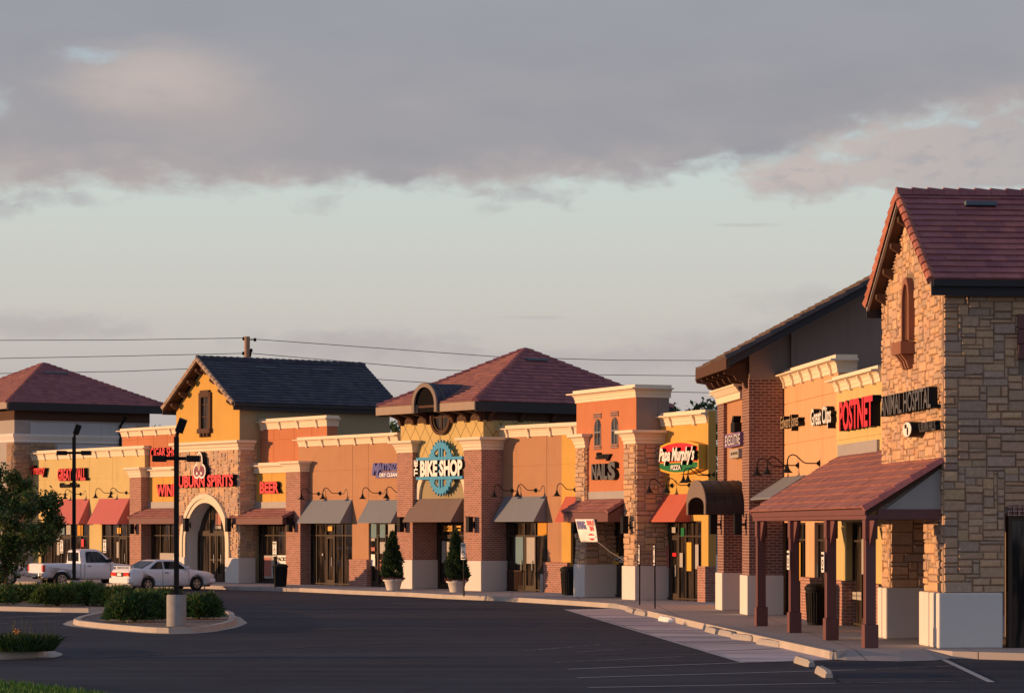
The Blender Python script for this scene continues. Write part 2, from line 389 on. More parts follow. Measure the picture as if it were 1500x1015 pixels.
def gable_roof(b, s0, s1, d0, d1, ze, zr, ov, pal, rakepal, board='brown', fas='fasciad', nbr=0):
    mid = (s0 + s1) / 2; a, c = s0 - ov, s1 + ov
    dk = MB(); dk.prism([(a, ze - .02), (mid, zr - .02), (c, ze - .02), (c, ze - .14), (mid, zr - .16), (a, ze - .14)], 'y', d0 + .06, d1)
    ro = b.part('roof', dk, MT['brown'])
    t = MB()
    tiles(t, (c, d0, ze), (c, d1, ze), (mid, d1, zr), (mid, d0, zr), pal); tiles(t, (a, d1, ze), (a, d0, ze), (mid, d0, zr), (mid, d1, zr), pal)
    caps(t, (mid, d0 - .02, zr + .02), (mid, d1, zr + .02), pal)
    b.part('roof_tiles', t, MT['tile'], ro)
    rk = MB()
    for e in (a, c):
        caps(rk, (e, d0 + .0, ze - .02), (mid, d0 + .0, zr - .02), rakepal, Vector((0, -.6, .8)), .10, .06, .33)
    b.part('rake_tiles', rk, MT['tile'], ro)
    rb = MB(); rb.prism([(a, ze - .03), (mid, zr - .03), (c, ze - .03), (c, ze - .19), (mid, zr - .21), (a, ze - .19)], 'y', d0 + .0, d0 + .057); b.part('rake_board', rb, MT[board], ro)
    f = MB(); f.box(a - .035, a + .01, d0 + .005, d1, ze - .34, ze - .01); b.part('fascia', f, MT[fas], ro); f = MB(); f.box(c - .01, c + .035, d0 + .005, d1, ze - .34, ze - .01); f.box(c + .036, c + .12, d0 + .03, d1, ze - .15, ze - .02)
    b.part('fascia', f, MT[fas], ro)
    for i in range(nbr):
        for sg in (-1, 1):
            q = (i + .35) / nbr; x = mid + sg * q * (c - mid) * .94; z = zr - .30 - (zr - ze) * q * .94
            m = MB(); m.prism([(d0 + .08, z - .01), (d0 + .45, z - .01), (d0 + .45, z - .26), (d0 + .30, z - .26), (d0 + .08, z - .12)], 'x', x - .075, x + .075)
            b.part('bracket', m, MT['brown'])
    return ro
def tile_canopy(b, s0, s1, d0, dw, ze, zt, fh, pal=TERRA, fas='maroon', side='maroon', m2='maroon'):
    dk = MB(); dk.prism([(d0 + .02, ze - .02), (dw, zt - .02), (dw, zt - .12), (d0 + .02, ze - .12)], 'x', s0 + .03, s1 - .03)
    ro = b.part('canopy_roof', dk, MT['brown'])
    t = MB(); tiles(t, (s0, d0 - .04, ze), (s1, d0 - .04, ze), (s1, dw, zt), (s0, dw, zt), pal, .27, .34, .045)
    for x in (s0, s1): caps(t, (x, d0 - .06, ze - .01), (x, dw, zt - .01), pal, Vector((0, 0, 1)), .075, .05, .34)
    b.part('canopy_tiles', t, MT['tile'], ro)
    f = MB(); f.box(s0, s1, d0 - .02, d0 + .03, ze - fh, ze - .015); b.part('canopy_fascia', f, MT[fas], ro)
    for x in (s0, s1 - .05):
        f = MB(); f.prism([(d0 + .03, ze - fh), (dw, ze - fh), (dw, zt - .125), (d0 + .03, ze - .125)], 'x', x, x + .05); b.part('canopy_side', f, MT[side], ro)
    return ro
def awning(fr, u0, u1, vt, d, proj, vb, m, label, group, z_at=None):
    """canvas wedge; u0/u1/vt its top edge on the wall plane d, vb the lip level at the top's middle column"""
    s0, s1 = fr.s(u0, d), fr.s(u1, d); um = (u0 + u1) / 2; zt, zb = fr.z(um, vt, d), fr.z(um, vb, d - proj)
    b = Bld(fr, s0, 'awning', label, 'awning', d, zb); b.root['group'] = group
    c = MB(); D0 = d - .012; D1 = d - proj; n = 8
    for i in range(n):     # canvas slightly sagging between its ribs
        a, e = s0 + (s1 - s0) * i / n, s0 + (s1 - s0) * (i + 1) / n; sg = lambda k: .012 * (0 if k % 4 == 0 else 1)
        c.add([(a, D0, zt), (e, D0, zt), (e, (D0 + D1) / 2, (zt + zb) / 2 - sg(i + 1)), (a, (D0 + D1) / 2, (zt + zb) / 2 - sg(i)), (e, D1, zb), (a, D1, zb), (a, D1, zb - .05), (e, D1, zb - .05)],
              [(0, 1, 2, 3), (3, 2, 4, 5), (5, 4, 7, 6)])
    for x in (s0, s1): c.add([(x, D0, zt), (x, D1, zb), (x, D1, zb - .05), (x, D0, zb - .05)], [(0, 1, 2, 3)])
    ob = b.part('canvas', c, MT[m]); so = ob.modifiers.new('thick', 'SOLIDIFY'); so.thickness = .008
    f = MB()
    for x in (s0 + .03, (s0 + s1) / 2, s1 - .03): f.tube([(x, D0 + .0, zb), (x, D1 + .03, zb)], .014, 6); f.tube([(x, D0, zt - .04), (x, D1 + .03, zb + .01)], .014, 6)
    f.tube([(s0 + .02, D1 + .03, zb - .0), (s1 - .02, D1 + .03, zb - .0)], .014, 6)
    b.part('awning_frame', f, MT['steel']); return b
D = 1.07
# ================================================================ left: tall hipped block behind the strip
b = Bld(L, L.s(21), 'hip_roof_block', 'tall grey block with plum hip roof rising behind the far left shops'); f = L
s1 = L.s(21); s0 = s1 - 9.5; dep = L.d(219, s1); ze = L.z(21, 590)
w = MB(); w.box(s0, s1, 0, dep, 0, ze - .9); b.part('wall', w, MT['greige'])  # wall toned down to greige to stand in for partial shade
w = MB(); w.box(s1 + .003, s1 + .05, .9, dep - .9, L.z(60, 634), ze - 1.0); b.part('wall_panel', w, MT['grey'])
w = MB(); w.box(s1 + .003, s1 + .05, 2.5, dep - .2, 0, L.z(100, 645)); b.part('wall_panel', w, MT['grey'])
w = MB(); w.box(s0 + .02, s1 + .01, -.01, dep + .01, ze - .9, ze - .25); b.part('frieze', w, MT['brown'])
w = MB(); w.ring([(.04, L.z(21, 647)), (.04, L.z(21, 644)), (.14, L.z(21, 638)), (.14, L.z(21, 635))], s0, s1, 0, dep); b.part('band_course', w, MT['base'])
st = MB(); zz = L.z(21, 648)
stones(st, lambda a, q, o: (s1 + o, .0 + a, 3.0 + q), 2.4, zz - 3.0, unit=.11, dark=.6); stones(st, lambda a, q, o: (s1 - .9 + a, -o, 3 + q), .9, zz - 3.0, unit=.11, dark=.6); b.part('stone_facing', st, MT['stone'])  # stones darkened on this block too, shade put into their colour
ov = .75; zr = L.z(83, 531, dep / 2); mid = (s0 + s1) / 2; c0, c1, e0, e1 = s0 - ov, s1 + ov, -ov, dep + ov
am = s1 - (s1 - s0) / 2; ad = dep / 2
A = Vector((am, ad, zr)); t = MB()
q = [Vector((c0, e0, ze)), Vector((c1, e0, ze)), Vector((c1, e1, ze)), Vector((c0, e1, ze))]
for i in range(4): tiles(t, q[i], q[(i + 1) % 4], A, A, MAROON if i else TERRA, .34)  # sun-facing face gets warmer tiles, sunlight put into the colour
for i in range(4): caps(t, q[i], A, MAROON)
dk = MB(); dk.add([tuple(x - Vector((0, 0, .03))) for x in q] + [tuple(A - Vector((0, 0, .03)))] + [tuple(x - Vector((0, 0, .3))) for x in q], [(0, 1, 4), (1, 2, 4), (2, 3, 4), (3, 0, 4), (5, 6, 7, 8), (0, 1, 6, 5), (1, 2, 7, 6), (2, 3, 8, 7), (3, 0, 5, 8)])
ro = b.part('roof', dk, MT['fasciad']); b.part('roof_tiles', t, MT['tile'], ro)
fa = MB(); fa.box(c1 - .02, c1 + .06, e0, e1, ze - .42, ze); b.part('fascia', fa, MT['fasciad'], ro)
fa = MB(); fa.box(c0, c1 - .02, e0 - .05, e0 + .02, ze - .35, ze - .002); b.part('fascia', fa, MT['fascia'], ro)
dn = L.d(176, s1 + .1); g = MB(); g.tube([(c1 - .05, dn, ze - .4), (c1 - .05, dn, ze - .7), (s1 + .12, dn, ze - 1.1), (s1 + .12, dn, 3)], .075, 8); b.part('downspout', g, MT['dark'])
v = MB(); k = .25; zq = zr - (zr - ze) * k; sx = am + (c1 - am) * k
v.box(sx - .1, sx + .18, ad - .75, ad + .75, zq, zq + .09); b.part('roof_vent', v, MT['vent'], ro)
# ================================================================ olive shop under the tall block
f = L; s0, s1 = L.s(22, D), L.s(212, D)
b = Bld(L, s0, 'shop_unit', 'olive yellow shop front under two faded red awnings at the far left')
zc0, zc1 = L.z(100, 671.5, D), L.z(100, 659.5, D); zo = L.z(120, 766, D)
op = [(L.s(60, D), L.s(131, D)), (L.s(149, D), L.s(196, D))]
wall(b, s0, s1, D, zc1 - .05, op, zo, 'olive2', [L.s(66, D), L.s(131, D), L.s(165, D)], [L.z(100, 702, D)])
cornice(b, s0, s1, D, zc0, zc1 + .05, D + .35, .24, 1, 1, 10)
for i, (a, c) in enumerate(op): storefront(b, a, c, D + .12, KERB, zo, 5 if i == 0 else 4, L.z(120, 785, D), (2,))
for u, v, w_, h_, m in ((92, 775, .5, .55, 'sky'), (101, 775, .5, .55, 'paper'), (118, 776, .6, .6, 'amber'), (121, 795, .35, .4, 'red'), (86, 800, .3, .9, 'paper'), (174, 805, .34, .8, 'paper'), (175, 777, .4, .3, 'gold')):
    poster(b, L.s(u, D + .12), D + .1, L.z(u, v, D + .12), w_, h_, m)
# ================================================================ liquor shop: two wings and a gabled stone tower
a0, a1 = L.s(256.7, .15), L.s(349.6, .15)
b = Bld(L, a0, 'liquor_store', 'golden gabled tower with stone arch entrance and two orange wings'); f = L
zst = L.z(349, 658.5, .15); zct = L.z(349, 644.5, .15); zw = L.z(346, 817, .15); ze = L.z(346, 589, -.35); zr = L.z(294.4, 524, -.35)
mid = (a0 + a1) / 2; ar0, ar1 = L.s(272, .15), L.s(331, .15); am = (ar0 + ar1) / 2; rad = (ar1 - ar0) / 2; zsp = L.z(301, 736, .15) - rad
arc = [(am - rad * math.cos(math.pi * i / 20), zsp + rad * math.sin(math.pi * i / 20)) for i in range(21)]
w = MB(); w.prism([(a0, 0), (ar0, 0)] + arc + [(ar1, 0), (a1, 0), (a1, zst), (a0, zst)], 'y', .17, .92)
lw = b.part('entrance_wall', w, MT['base'])
st = MB()
def blk(a, q):
    x, z = a0 + a, zw + q
    return (ar0 - .42 < x < ar1 + .42 and z < zsp) or ((x - am) ** 2 + (z - zsp) ** 2 < (rad + .42) ** 2)
stones(st, lambda a, q, o: (a0 + a, .17 - o, zw + q), a1 - a0, zst - zw, blk)
stones(st, lambda a, q, o: (a1 + o, .17 + a, zw + q), .95, zst - zw)
b.part('stone_facing', st, MT['stone'], lw)
w = MB()
for i in range(20):
    for r0, r1, oo in ((rad, rad + .2, .07), (rad + .2, rad + .42, .13)):
        p = [(am - r * math.cos(math.pi * q / 20), zsp + r * math.sin(math.pi * q / 20)) for q, r in ((i, r0), (i + 1, r0), (i + 1, r1), (i, r1))]
        w.prism(p, 'y', .17 - oo, .2)
for sg, x in ((-1, ar0), (1, ar1)):
    for r0, r1, oo in ((0, .2, .07), (.2, .42, .13)):
        w.box(min(x + sg * r0, x + sg * r1), max(x + sg * r0, x + sg * r1), .17 - oo, .2, zw, zsp)
b.part('arch_trim', w, MT['cream'], lw)
for q0, q1, q2 in ((a0 - .1, ar0 - .02, .6), (ar1 + .02, a1 + .1, 1.0)):
    w = MB(); w.box(q0, q1, .08, q2, KERB, zw); b.part('wainscot', w, MT['base'], lw, .02)
fr_ = MB(); dd = .84
for x in (ar0 + .03, am - .75, am - .05, am + .65, ar1 - .03): fr_.box(x - .04, x + .04, dd - .05, dd + .05, KERB, zsp + math.sqrt(max(.02, rad ** 2 - (x - am) ** 2)))
zt = L.z(310, 781, .8); fr_.box(ar0, ar1, dd - .055, dd + .055, zt - .12, zt + .12); fr_.box(ar0, ar1, dd - .045, dd + .045, KERB, KERB + .12)
fo = b.part('window', fr_, MT['bronze']); pn = MB(); pn.prism([(ar0, KERB)] + arc + [(ar1, KERB)], 'y', dd, dd + .02); b.part('pane', pn, MT['glass'], fo)
for x0, x1 in ((am - .68, am - .08), (am + .0, am + .6)):
    dm = MB()
    for q in ((x0, x0 + .08, KERB + .12, zt - .12), (x1 - .08, x1, KERB + .12, zt - .12), (x0 + .08, x1 - .08, KERB + .12, KERB + .4), (x0 + .08, x1 - .08, KERB + 1.0, KERB + 1.08)): dm.box(q[0], q[1], dd - .08, dd - .056, q[2], q[3])
    do = b.part('door', dm, MT['bronze']); h = MB(); h.tube([(x1 - .12, dd - .13, KERB + .9), (x1 - .12, dd - .13, KERB + 1.3)], .02); h.box(x1 - .135, x1 - .105, dd - .13, dd - .08, KERB + .95, KERB + .98); b.part('handle', h, MT['steel'], do)
poster(b, L.s(321, dd), dd - .03, L.z(321, 760, dd), .5, .55, 'pink'); poster(b, L.s(321, dd), dd - .03, L.z(321, 772, dd), .5, .14, 'paper')
w = MB(); w.ring([(.03, zst), (.03, zst + .3 * (zct - zst)), (.09, zst + .36 * (zct - zst)), (.11, zst + .6 * (zct - zst)), (.24, zst + .75 * (zct - zst)), (.24, zct)], a0, a1, .15, L.d(372, a1)); b.part('band_course', w, MT['cream'], None, .008)
dback = 8.5; zwt = ze - .1
w = MB(); w.box(a0 + .01, a1 - .01, .2, dback, zst - .1, zwt); w.prism([(a0 + .01, zwt), (mid, zr - .22), (a1 - .01, zwt)], 'y', .2, dback)
w.box(a0 + .02, a1 - .02, .93, dback, 0, zst - .1); b.part('tower_wall', w, MT['yellow'])
w = MB(); w.box(a1 - .008, a1 + .004, .21, dback, zct, zwt + .05); w.box(a1 - .018, a1 - .006, .96, dback, 0, zct - .002); b.part('tower_side_shade', w, MT['khaki'], None, 0, 'golden tower side with shade painted in')  # thin khaki sheet over the golden wall, painting its shaded side
gable_roof(b, a0, a1, -.35, 9.0, ze, zr, .35, SLATE, [(.42, .29, .2), (.36, .25, .18), (.46, .33, .23)], 'brown', 'fasciad', 4)
k = .16
for dv in (3.0, 6.2): v = MB(); v.box(mid + (a1 - mid) * k - .12, mid + (a1 - mid) * k + .2, dv - .55, dv + .55, zr - (zr - ze) * k - .02, zr - (zr - ze) * k + .06); b.part('roof_vent', v, MT['vent'])
def slit(b, f, u0, u1, v0, v1, d, frame='brown', arch=False):
    s0, s1 = f.s(u0, d), f.s(u1, d); um = (u0 + u1) / 2; z0, z1 = f.z(um, v1, d), f.z(um, v0, d); t = (s1 - s0) * .2
    m = MB()
    m.box(s0, s0 + t, d - .09, d + .04, z0, z1); m.box(s1 - t, s1, d - .09, d + .04, z0, z1); m.box(s0 + t * .6, s1 - t * .6, d - .1, d + .04, z1 - t, z1 + t * .5)
    m.box(s0 - .04, s1 + .04, d - .16, d + .04, z0 - .02, z0 + .2)
    for k in range(3): m.box(s0 + (s1 - s0) * (.15 + .3 * k), s0 + (s1 - s0) * (.25 + .3 * k), d - .14, d, z0 - .2, z0 - .02)
    for k in (1, 2): m.box(s0 + t, s1 - t, d - .03, d + .03, z0 + .2 + (z1 - z0 - .2) * k / 3 - .02, z0 + .2 + (z1 - z0 - .2) * k / 3 + .02)
    m.box((s0 + s1) / 2 - .02, (s0 + s1) / 2 + .02, d - .028, d + .028, z0 + .2, z1 - t)
    o = b.part('window', m, MT[frame]); p = MB(); p.box(s0 + t, s1 - t, d - .012, d + .01, z0 + .2, z1 - t); b.part('pane', p, MT['glass'], o)
slit(b, L, 293, 310, 575, 634, .19)
# wings: high orange walls, low golden bays with brick piers
for (u0, u1, vt0, vt1, lab) in ((179, 262, 625.5, 637.5, None), (372, 479, 611.5, 627, None)):
    x0, x1 = L.s(u0, 1.3), L.s(u1, 1.3); um = (u0 + u1) / 2; c1, c0 = L.z(um, vt0, 1.3), L.z(um, vt1, 1.3)
    jj = [x0 + (x1 - x0) * k for k in (.28, .56, .8)]
    wall(b, x0, x1, 1.3, c1 - .05, [], 4.0, 'orange', jj, [L.z(um, 643, 1.3)], .55); cornice(b, x0, x1, 1.3, c0, c1, 1.9, .24, 1, 1, 4)
zb = KERB
for k, (p0, p1, w0, w1) in enumerate(((189.8, 206.6, 206, 259), (418.5, 439.8, 366, 419))):
    x0, x1 = L.s(p0, .6), L.s(p1, .6); y0, y1 = L.s(w0, D), L.s(w1, D); um = (w0 + w1) / 2
    zc = L.z((p0 + p1) / 2, 699 if k == 0 else 691, .6); zt = L.z((p0 + p1) / 2, 684.5 if k == 0 else 675.5, .6)
    pillar(b, x0, x1, .6, D + .1, KERB, zc, zt, 'brick')
    zo = L.z(um, 767, D)
    if k == 0: y0 = x1
    else: y1 = x0
    wall(b, y0, y1, D, zc + .1, [(y0 + .02, y1 - .02)], zo, 'yellow', [(y0 + y1) / 2])
    cornice(b, y0 - (.35 if k else -.22), y1 + (-.26 if k else .0), D - .08, zc, zt - .003, D + .3, .24, 1 if k else 0, 0)
    storefront(b, y0, y1, D + .15, KERB, zo, 4 if k else 3, L.z(um, 784, D))
    # tiled canopy over the bay
    z_e, z_t = L.z(um, 758, .0), L.z(um, 744.5, .8)
    q0, q1 = (L.s(189, 0), L.s(266, 0)) if k == 0 else (L.s(337.5, 0), L.s(413.5, 0))
    tile_canopy(b, q0, q1, .02, .95, z_e, z_t, .30)
    fl = MB(); fl.box(y0, y1, D - .06, D - .004, z_t - .1, L.z(um, 735, D)); b.part('flashing', fl, MT['flash'])
zo = L.z(395, 767, D)
poster(b, L.s(392.5, D), D + .06, L.z(392.5, 830, D), .85, 1.05, 'paper', 'poster'); poster(b, L.s(391, D), D + .045, L.z(391, 830, D), .62, .86, 'pink', 'poster')
pp = poster(b, L.s(412, D), D + .055, L.z(412, 823, D), .85, .62, 'white', 'window_banner'); b.part('lettering', lettering(MB(), 'PACKS', L.s(404, D), L.s(419, D), L.z(412, 821.5, D), L.z(412, 815.5, D), D + .04, .012), [MT['dark'], MT['dark']], pp)
poster(b, L.s(244, D), D + .05, L.z(244, 816, D), 1.5, .42, 'paper', 'window_banner')
# ================================================================ tan dry cleaner unit
s0, s1 = L.s(437, D), L.s(584, D)
b = Bld(L, s0, 'shop_unit', 'tan stucco shop front with two grey awnings beside the brick bike shop pier')
zo = L.z(500, 766.5, D); op = [(L.s(446, D), L.s(516, D)), (L.s(540, D), s1 - .02)]; zb_ = L.z(525, 819, D)
c0, c1 = L.z(510, 651, D), L.z(510, 637, D)
wall(b, s0 + .0, s1, D, c1 - .05, op, zo, 'tan', [L.s(516.5, D), L.s(539.5, D)], [L.z(500, 689, D), L.z(500, 728, D)])
cornice(b, s0 + .1, s1, D, c0, c1, D + .35, .24, 1, 0, 6)
storefront(b, op[0][0], op[0][1], D + .15, KERB, zo, [op[0][0]] + [L.s(u, D + .15) for u in (465, 479, 491, 503)] + [op[0][1]], L.z(480, 784, D), (2,))
storefront(b, op[1][0], op[1][1], D + .15, KERB, zo, 4, L.z(560, 784, D), (0,))
plinth(b, L.s(516, D), L.s(540, D), D, zb_)
for u, v, w_, h_, m in ((548.5, 775, .5, .72, 'sky'), (562, 775, .42, .72, 'sky'), (575, 775, .5, .72, 'paper'), (562, 802, .4, .5, 'paper'), (573, 801, .2, .5, 'paper'), (548, 790, .3, .12, 'paper'), (548, 804, .3, .16, 'pink'), (548, 820, .3, .5, 'white'), (485, 774, .35, .2, 'gold'), (474, 812, .1, .1, 'paper'), (560, 828, .2, .5, 'pink')):
    poster(b, L.s(u, D + .15), D + .1, L.z(u, v, D + .15), w_, h_, m)
# ================================================================ bike shop tower
b = Bld(L, L.s(587, .25), 'bike_shop', 'pyramid roofed bike shop tower between two brick piers with scored yellow upper wall')
p = [(L.s(581.5), L.s(604.4)), (L.s(679.4), L.s(705.2))]
for i, (x0, x1) in enumerate(p):
    u = (593, 692)[i]; pillar(b, x0, x1, 0, D + .25, L.z(u, 821 - (0 if i else 1.2), 0), L.z(u, 663 if i == 0 else 659, 0), L.z(u, 645.5 if i == 0 else 640.5, 0), 'brickd' if 0 else 'brick', capo=.27)
t0, t1 = L.s(587, .25), L.s(708, .25); zsof = L.z(708, 602, .25); ze = L.z(698, 586.5, -.7)
zob = L.z(640, 758, .25)
m_, t_ = mat('scored_stucco'); v_, o_ = wallvec(t_)
sx = t_.n('ShaderNodeSeparateXYZ'); t_.put(sx.inputs[0], v_)
def grid_(sg):
    a = t_.math('ADD', t_.math('DIVIDE', sx.outputs[0], .74), t_.math('MULTIPLY', t_.math('DIVIDE', sx.outputs[1], .92), sg))
    return t_.math('LESS_THAN', t_.math('ABSOLUTE', t_.math('SUBTRACT', t_.math('FRACT', t_.math('ADD', a, 50.5)), .5)), .018)
g_ = t_.math('MAXIMUM', grid_(1), grid_(-1)); nn = t_.noise(o_, 1.2, 5)
t_.out(t_.mix(g_, t_.mix(nn, (.55, .41, .175), (.64, .48, .21)), (.12, .085, .05)), .9, t_.bump(t_.math('SUBTRACT', 1.0, g_), .8, .02), .15)
MT['scored'] = m_
w = MB(); w.box(t0, t1, .25, 8.4, zob + 2.2, zsof + .3); uw = b.part('tower_wall', w, MT['scored'])
w = MB(); w.box(p[0][1], p[1][0], .28, D + .1, zob, zob + 2.2); w.box(p[0][1], t1 - .05, D + .45, 6, 0, zob + .4); b.part('entry_wall', w, MT['khaki'])
am, zsp, rr = (p[0][1] + p[1][0]) / 2, L.z(645, 731, .25), (p[1][0] - p[0][1]) / 2 + .05
w = MB()
for i in range(24):
    q = [(am - r * math.cos(math.pi * k / 24), zsp + r * .86 * math.sin(math.pi * k / 24)) for k, r in ((i, rr), (i + 1, rr), (i + 1, rr - .26), (i, rr - .26))]
    q = [(min(max(x, p[0][1] + .002), p[1][0] - .002), z) for x, z in q]
    w.prism(q, 'y', .16, .285)
b.part('arch_trim', w, MT['cream'])
# round window
rc, rz, r1 = L.s(646.8, .2), L.z(646.8, 611, .2), .72
def annulus(mb, cx, cz, ra, rb, y0, y1, n=36, m=0):
    for i in range(n):
        q = [(cx + r * math.cos(2 * math.pi * k / n), cz + r * math.sin(2 * math.pi * k / n)) for k, r in ((i, ra), (i + 1, ra), (i + 1, rb), (i, rb))]
        mb.prism(q, 'y', y0, y1, m)
w = MB(); annulus(w, rc, rz, r1 - .10, r1 + .02, .10, .25); annulus(w, rc, rz, r1 - .18, r1 - .10, .16, .25); w.box(rc - .025, rc + .025, .19, .25, rz - r1 + .1, rz + r1 - .1); w.box(rc - r1 + .1, rc + r1 - .1, .19, .24, rz - .025, rz + .025)
o = b.part('window', w, MT['brown']); w = MB(); w.prism([(rc + (r1 - .15) * math.cos(2 * math.pi * k / 36), rz + (r1 - .15) * math.sin(2 * math.pi * k / 36)) for k in range(36)], 'y', .225, .245); b.part('pane', w, MT['glass'], o)
# pyramid roof with barrel dormer
ov = .75; c0, c1, e0, e1 = t0 - .38, t1 + ov, .25 - .95, 8.4 + 1.15; ad = (e0 + e1) / 2; am2 = (c0 + c1) / 2; zr = at(768, 512, L.w(am2, ad).y).z
A = Vector((am2, ad, zr)); q = [Vector((c0, e0, ze)), Vector((c1, e0, ze)), Vector((c1, e1, ze)), Vector((c0, e1, ze))]
t = MB()
for i in range(4): tiles(t, q[i], q[(i + 1) % 4], A, A, TERRA if i in (0, 3) else MAROON, .27)  # slopes towards the sun take a warmer palette, painted-in sunlight
for i in range(4): caps(t, q[i], A, MAROON)
dk = MB(); lo = Vector((0, 0, .04)); hi = Vector((0, 0, .16))
dk.add([tuple(x - lo) for x in q] + [tuple(A - lo)] + [tuple(x - hi) for x in q], [(0, 1, 4), (1, 2, 4), (2, 3, 4), (3, 0, 4), (5, 6, 7, 8), (0, 1, 6, 5), (1, 2, 7, 6), (2, 3, 8, 7), (3, 0, 5, 8)])
ro = b.part('roof', dk, MT['brown']); b.part('roof_tiles', t, MT['tile'], ro)
d0s, d1s = L.s(612, e0), L.s(640, e0)
fa = MB(); fa.box(d0s, d1s, e0 + .03, e0 + .06, ze - .34, ze + .3); b.part('dormer_shade_sheet', fa, MT['matte'], ro)  # flat black sheet painting the shade inside the dormer opening
fa = MB(); fa.box(c0 - .03, d0s, e0 - .04, e0 + .02, ze - .36, ze - .02); b.part('fascia', fa, MT['fascia'], ro); fa = MB(); fa.box(d1s, c1 + .03, e0 - .04, e0 + .02, ze - .36, ze - .02); b.part('fascia', fa, MT['fascia'], ro)
fa = MB(); fa.box(c1 - .02, c1 + .035, e0 + .02, e1, ze - .42, ze - .02); b.part('fascia', fa, MT['fasciad'], ro); fa = MB(); fa.box(c0 - .035, c0 + .02, e0 + .02, e1, ze - .4, ze - .02); b.part('fascia', fa, MT['fasciad'], ro)
v = MB(); k = .2; v.box(am2 + (c1 - am2) * k - .1, am2 + (c1 - am2) * k + .2, ad - .55, ad + .55, zr - (zr - ze) * k - .02, zr - (zr - ze) * k + .07); b.part('roof_vent', v, MT['vent'], ro)
fz = MB(); fz.box(t0 - .003, t1 + .003, .235, 8.41, L.z(708, 615, .25), zsof + .2); b.part('frieze', fz, MT['brown'])
n = 7
for i in range(n):
    x = t0 + .12 + (t1 - t0 - .24) * i / (n - 1)
    if abs(x - rc) < .75: continue
    m = MB(); z = ze - .17; m.prism([(e0 + .12, z), (.235, z), (.235, z - .62), (.12, z - .62), (.05, z - .40), (-.12, z - .30), (-.3, z - .26), (e0 + .12, z - .2)], 'x', x - .09, x + .09); b.part('bracket', m, MT['brown'])
for i in range(5):
    y = .5 + 1.6 * i; m = MB(); z = ze - .17; m.prism([(c1 - .12, z), (t1, z), (t1, z - .6), (t1 + .12, z - .6), (t1 + .25, z - .3), (c1 - .12, z - .2)], 'y', y - .09, y + .09); b.part('bracket', m, MT['brown'])
bc, bz, br = L.s(625.5, e0), L.z(625.5, 562, e0 - .1), 0
br = (L.s(643.5, e0 - .1) - L.s(608.5, e0 - .1)) / 2; zs_ = bz - br
dlen = 3.1
sh = MB(); n = 16
for i in range(n):
    q4 = [(bc - r * math.cos(math.pi * k / n), zs_ + r * math.sin(math.pi * k / n)) for k, r in ((i, br), (i + 1, br), (i + 1, br - .06), (i, br - .06))]
    sh.prism(q4, 'y', e0 - .08, e0 + dlen)
dm = b.part('dormer', sh, MT['fasciad'])
tt = MB()
for j in range(13):
    for i in range(n):
        col = [x * RN.uniform(.85, 1.15) for x in RN.choice(SLATE)]; y0 = e0 - .1 + j * .25; r_a, r_b = br + .012, br + .035
        P = lambda k, r, y: (bc - r * math.cos(math.pi * k / n), y, zs_ + r * math.sin(math.pi * k / n))
        tt.add([P(i, r_b, y0), P(i + 1, r_b, y0), P(i + 1, r_a, y0 + .27), P(i, r_a, y0 + .27), P(i, br, y0), P(i + 1, br, y0)], [(0, 1, 2, 3), (4, 5, 1, 0)], 0, col)
b.part('dormer_tiles', tt, MT['tile'], dm)
w = MB()
for i in range(n):
    q4 = [(bc - r * math.cos(math.pi * k / n), zs_ + r * math.sin(math.pi * k / n)) for k, r in ((i, br + .04), (i + 1, br + .04), (i + 1, br - .13), (i, br - .13))]
    w.prism(q4, 'y', e0 - .16, e0 - .085)
for sg in (-1, 1): w.box(bc + sg * (br - .05) - .09, bc + sg * (br - .05) + .09, e0 - .16, e0 - .085, ze - .36, zs_)
b.part('dormer_arch_trim', w, MT['archt'], dm)
w = MB(); w.prism([(bc - (br - .07) * math.cos(math.pi * k / n), zs_ + (br - .07) * math.sin(math.pi * k / n)) for k in range(n + 1)], 'y', e0 - .03, e0 + .03); b.part('dormer_shade_disc', w, MT['matte'], dm)  # black disc in place of the dormer's depth, its shade painted in
zo = L.z(655, 764, D)
storefront(b, p[0][1] + .0, p[1][0], D + .2, KERB, L.z(655, 764, D), [p[0][1]] + [L.s(u, D + .2) for u in (643, 664)] + [p[1][0]], L.z(655, 784, D), (1,))
for u, v, w_, h_, m in ((652, 808, .28, .9, 'paper'), (659, 809, .26, .9, 'paper'), (674, 771, .3, .07, 'gold'), (674, 776, .25, .07, 'gold')): poster(b, L.s(u, D + .2), D + .14, L.z(u, v, D + .2), w_, h_, m)
b.part('lettering', lettering(MB(), '3220', L.s(651, D + .2), L.s(664, D + .2), L.z(657, 778, D + .2), L.z(657, 769.5, D + .2), D + .17, .03), [MT['gold'], MT['gold']])
bike_b = b
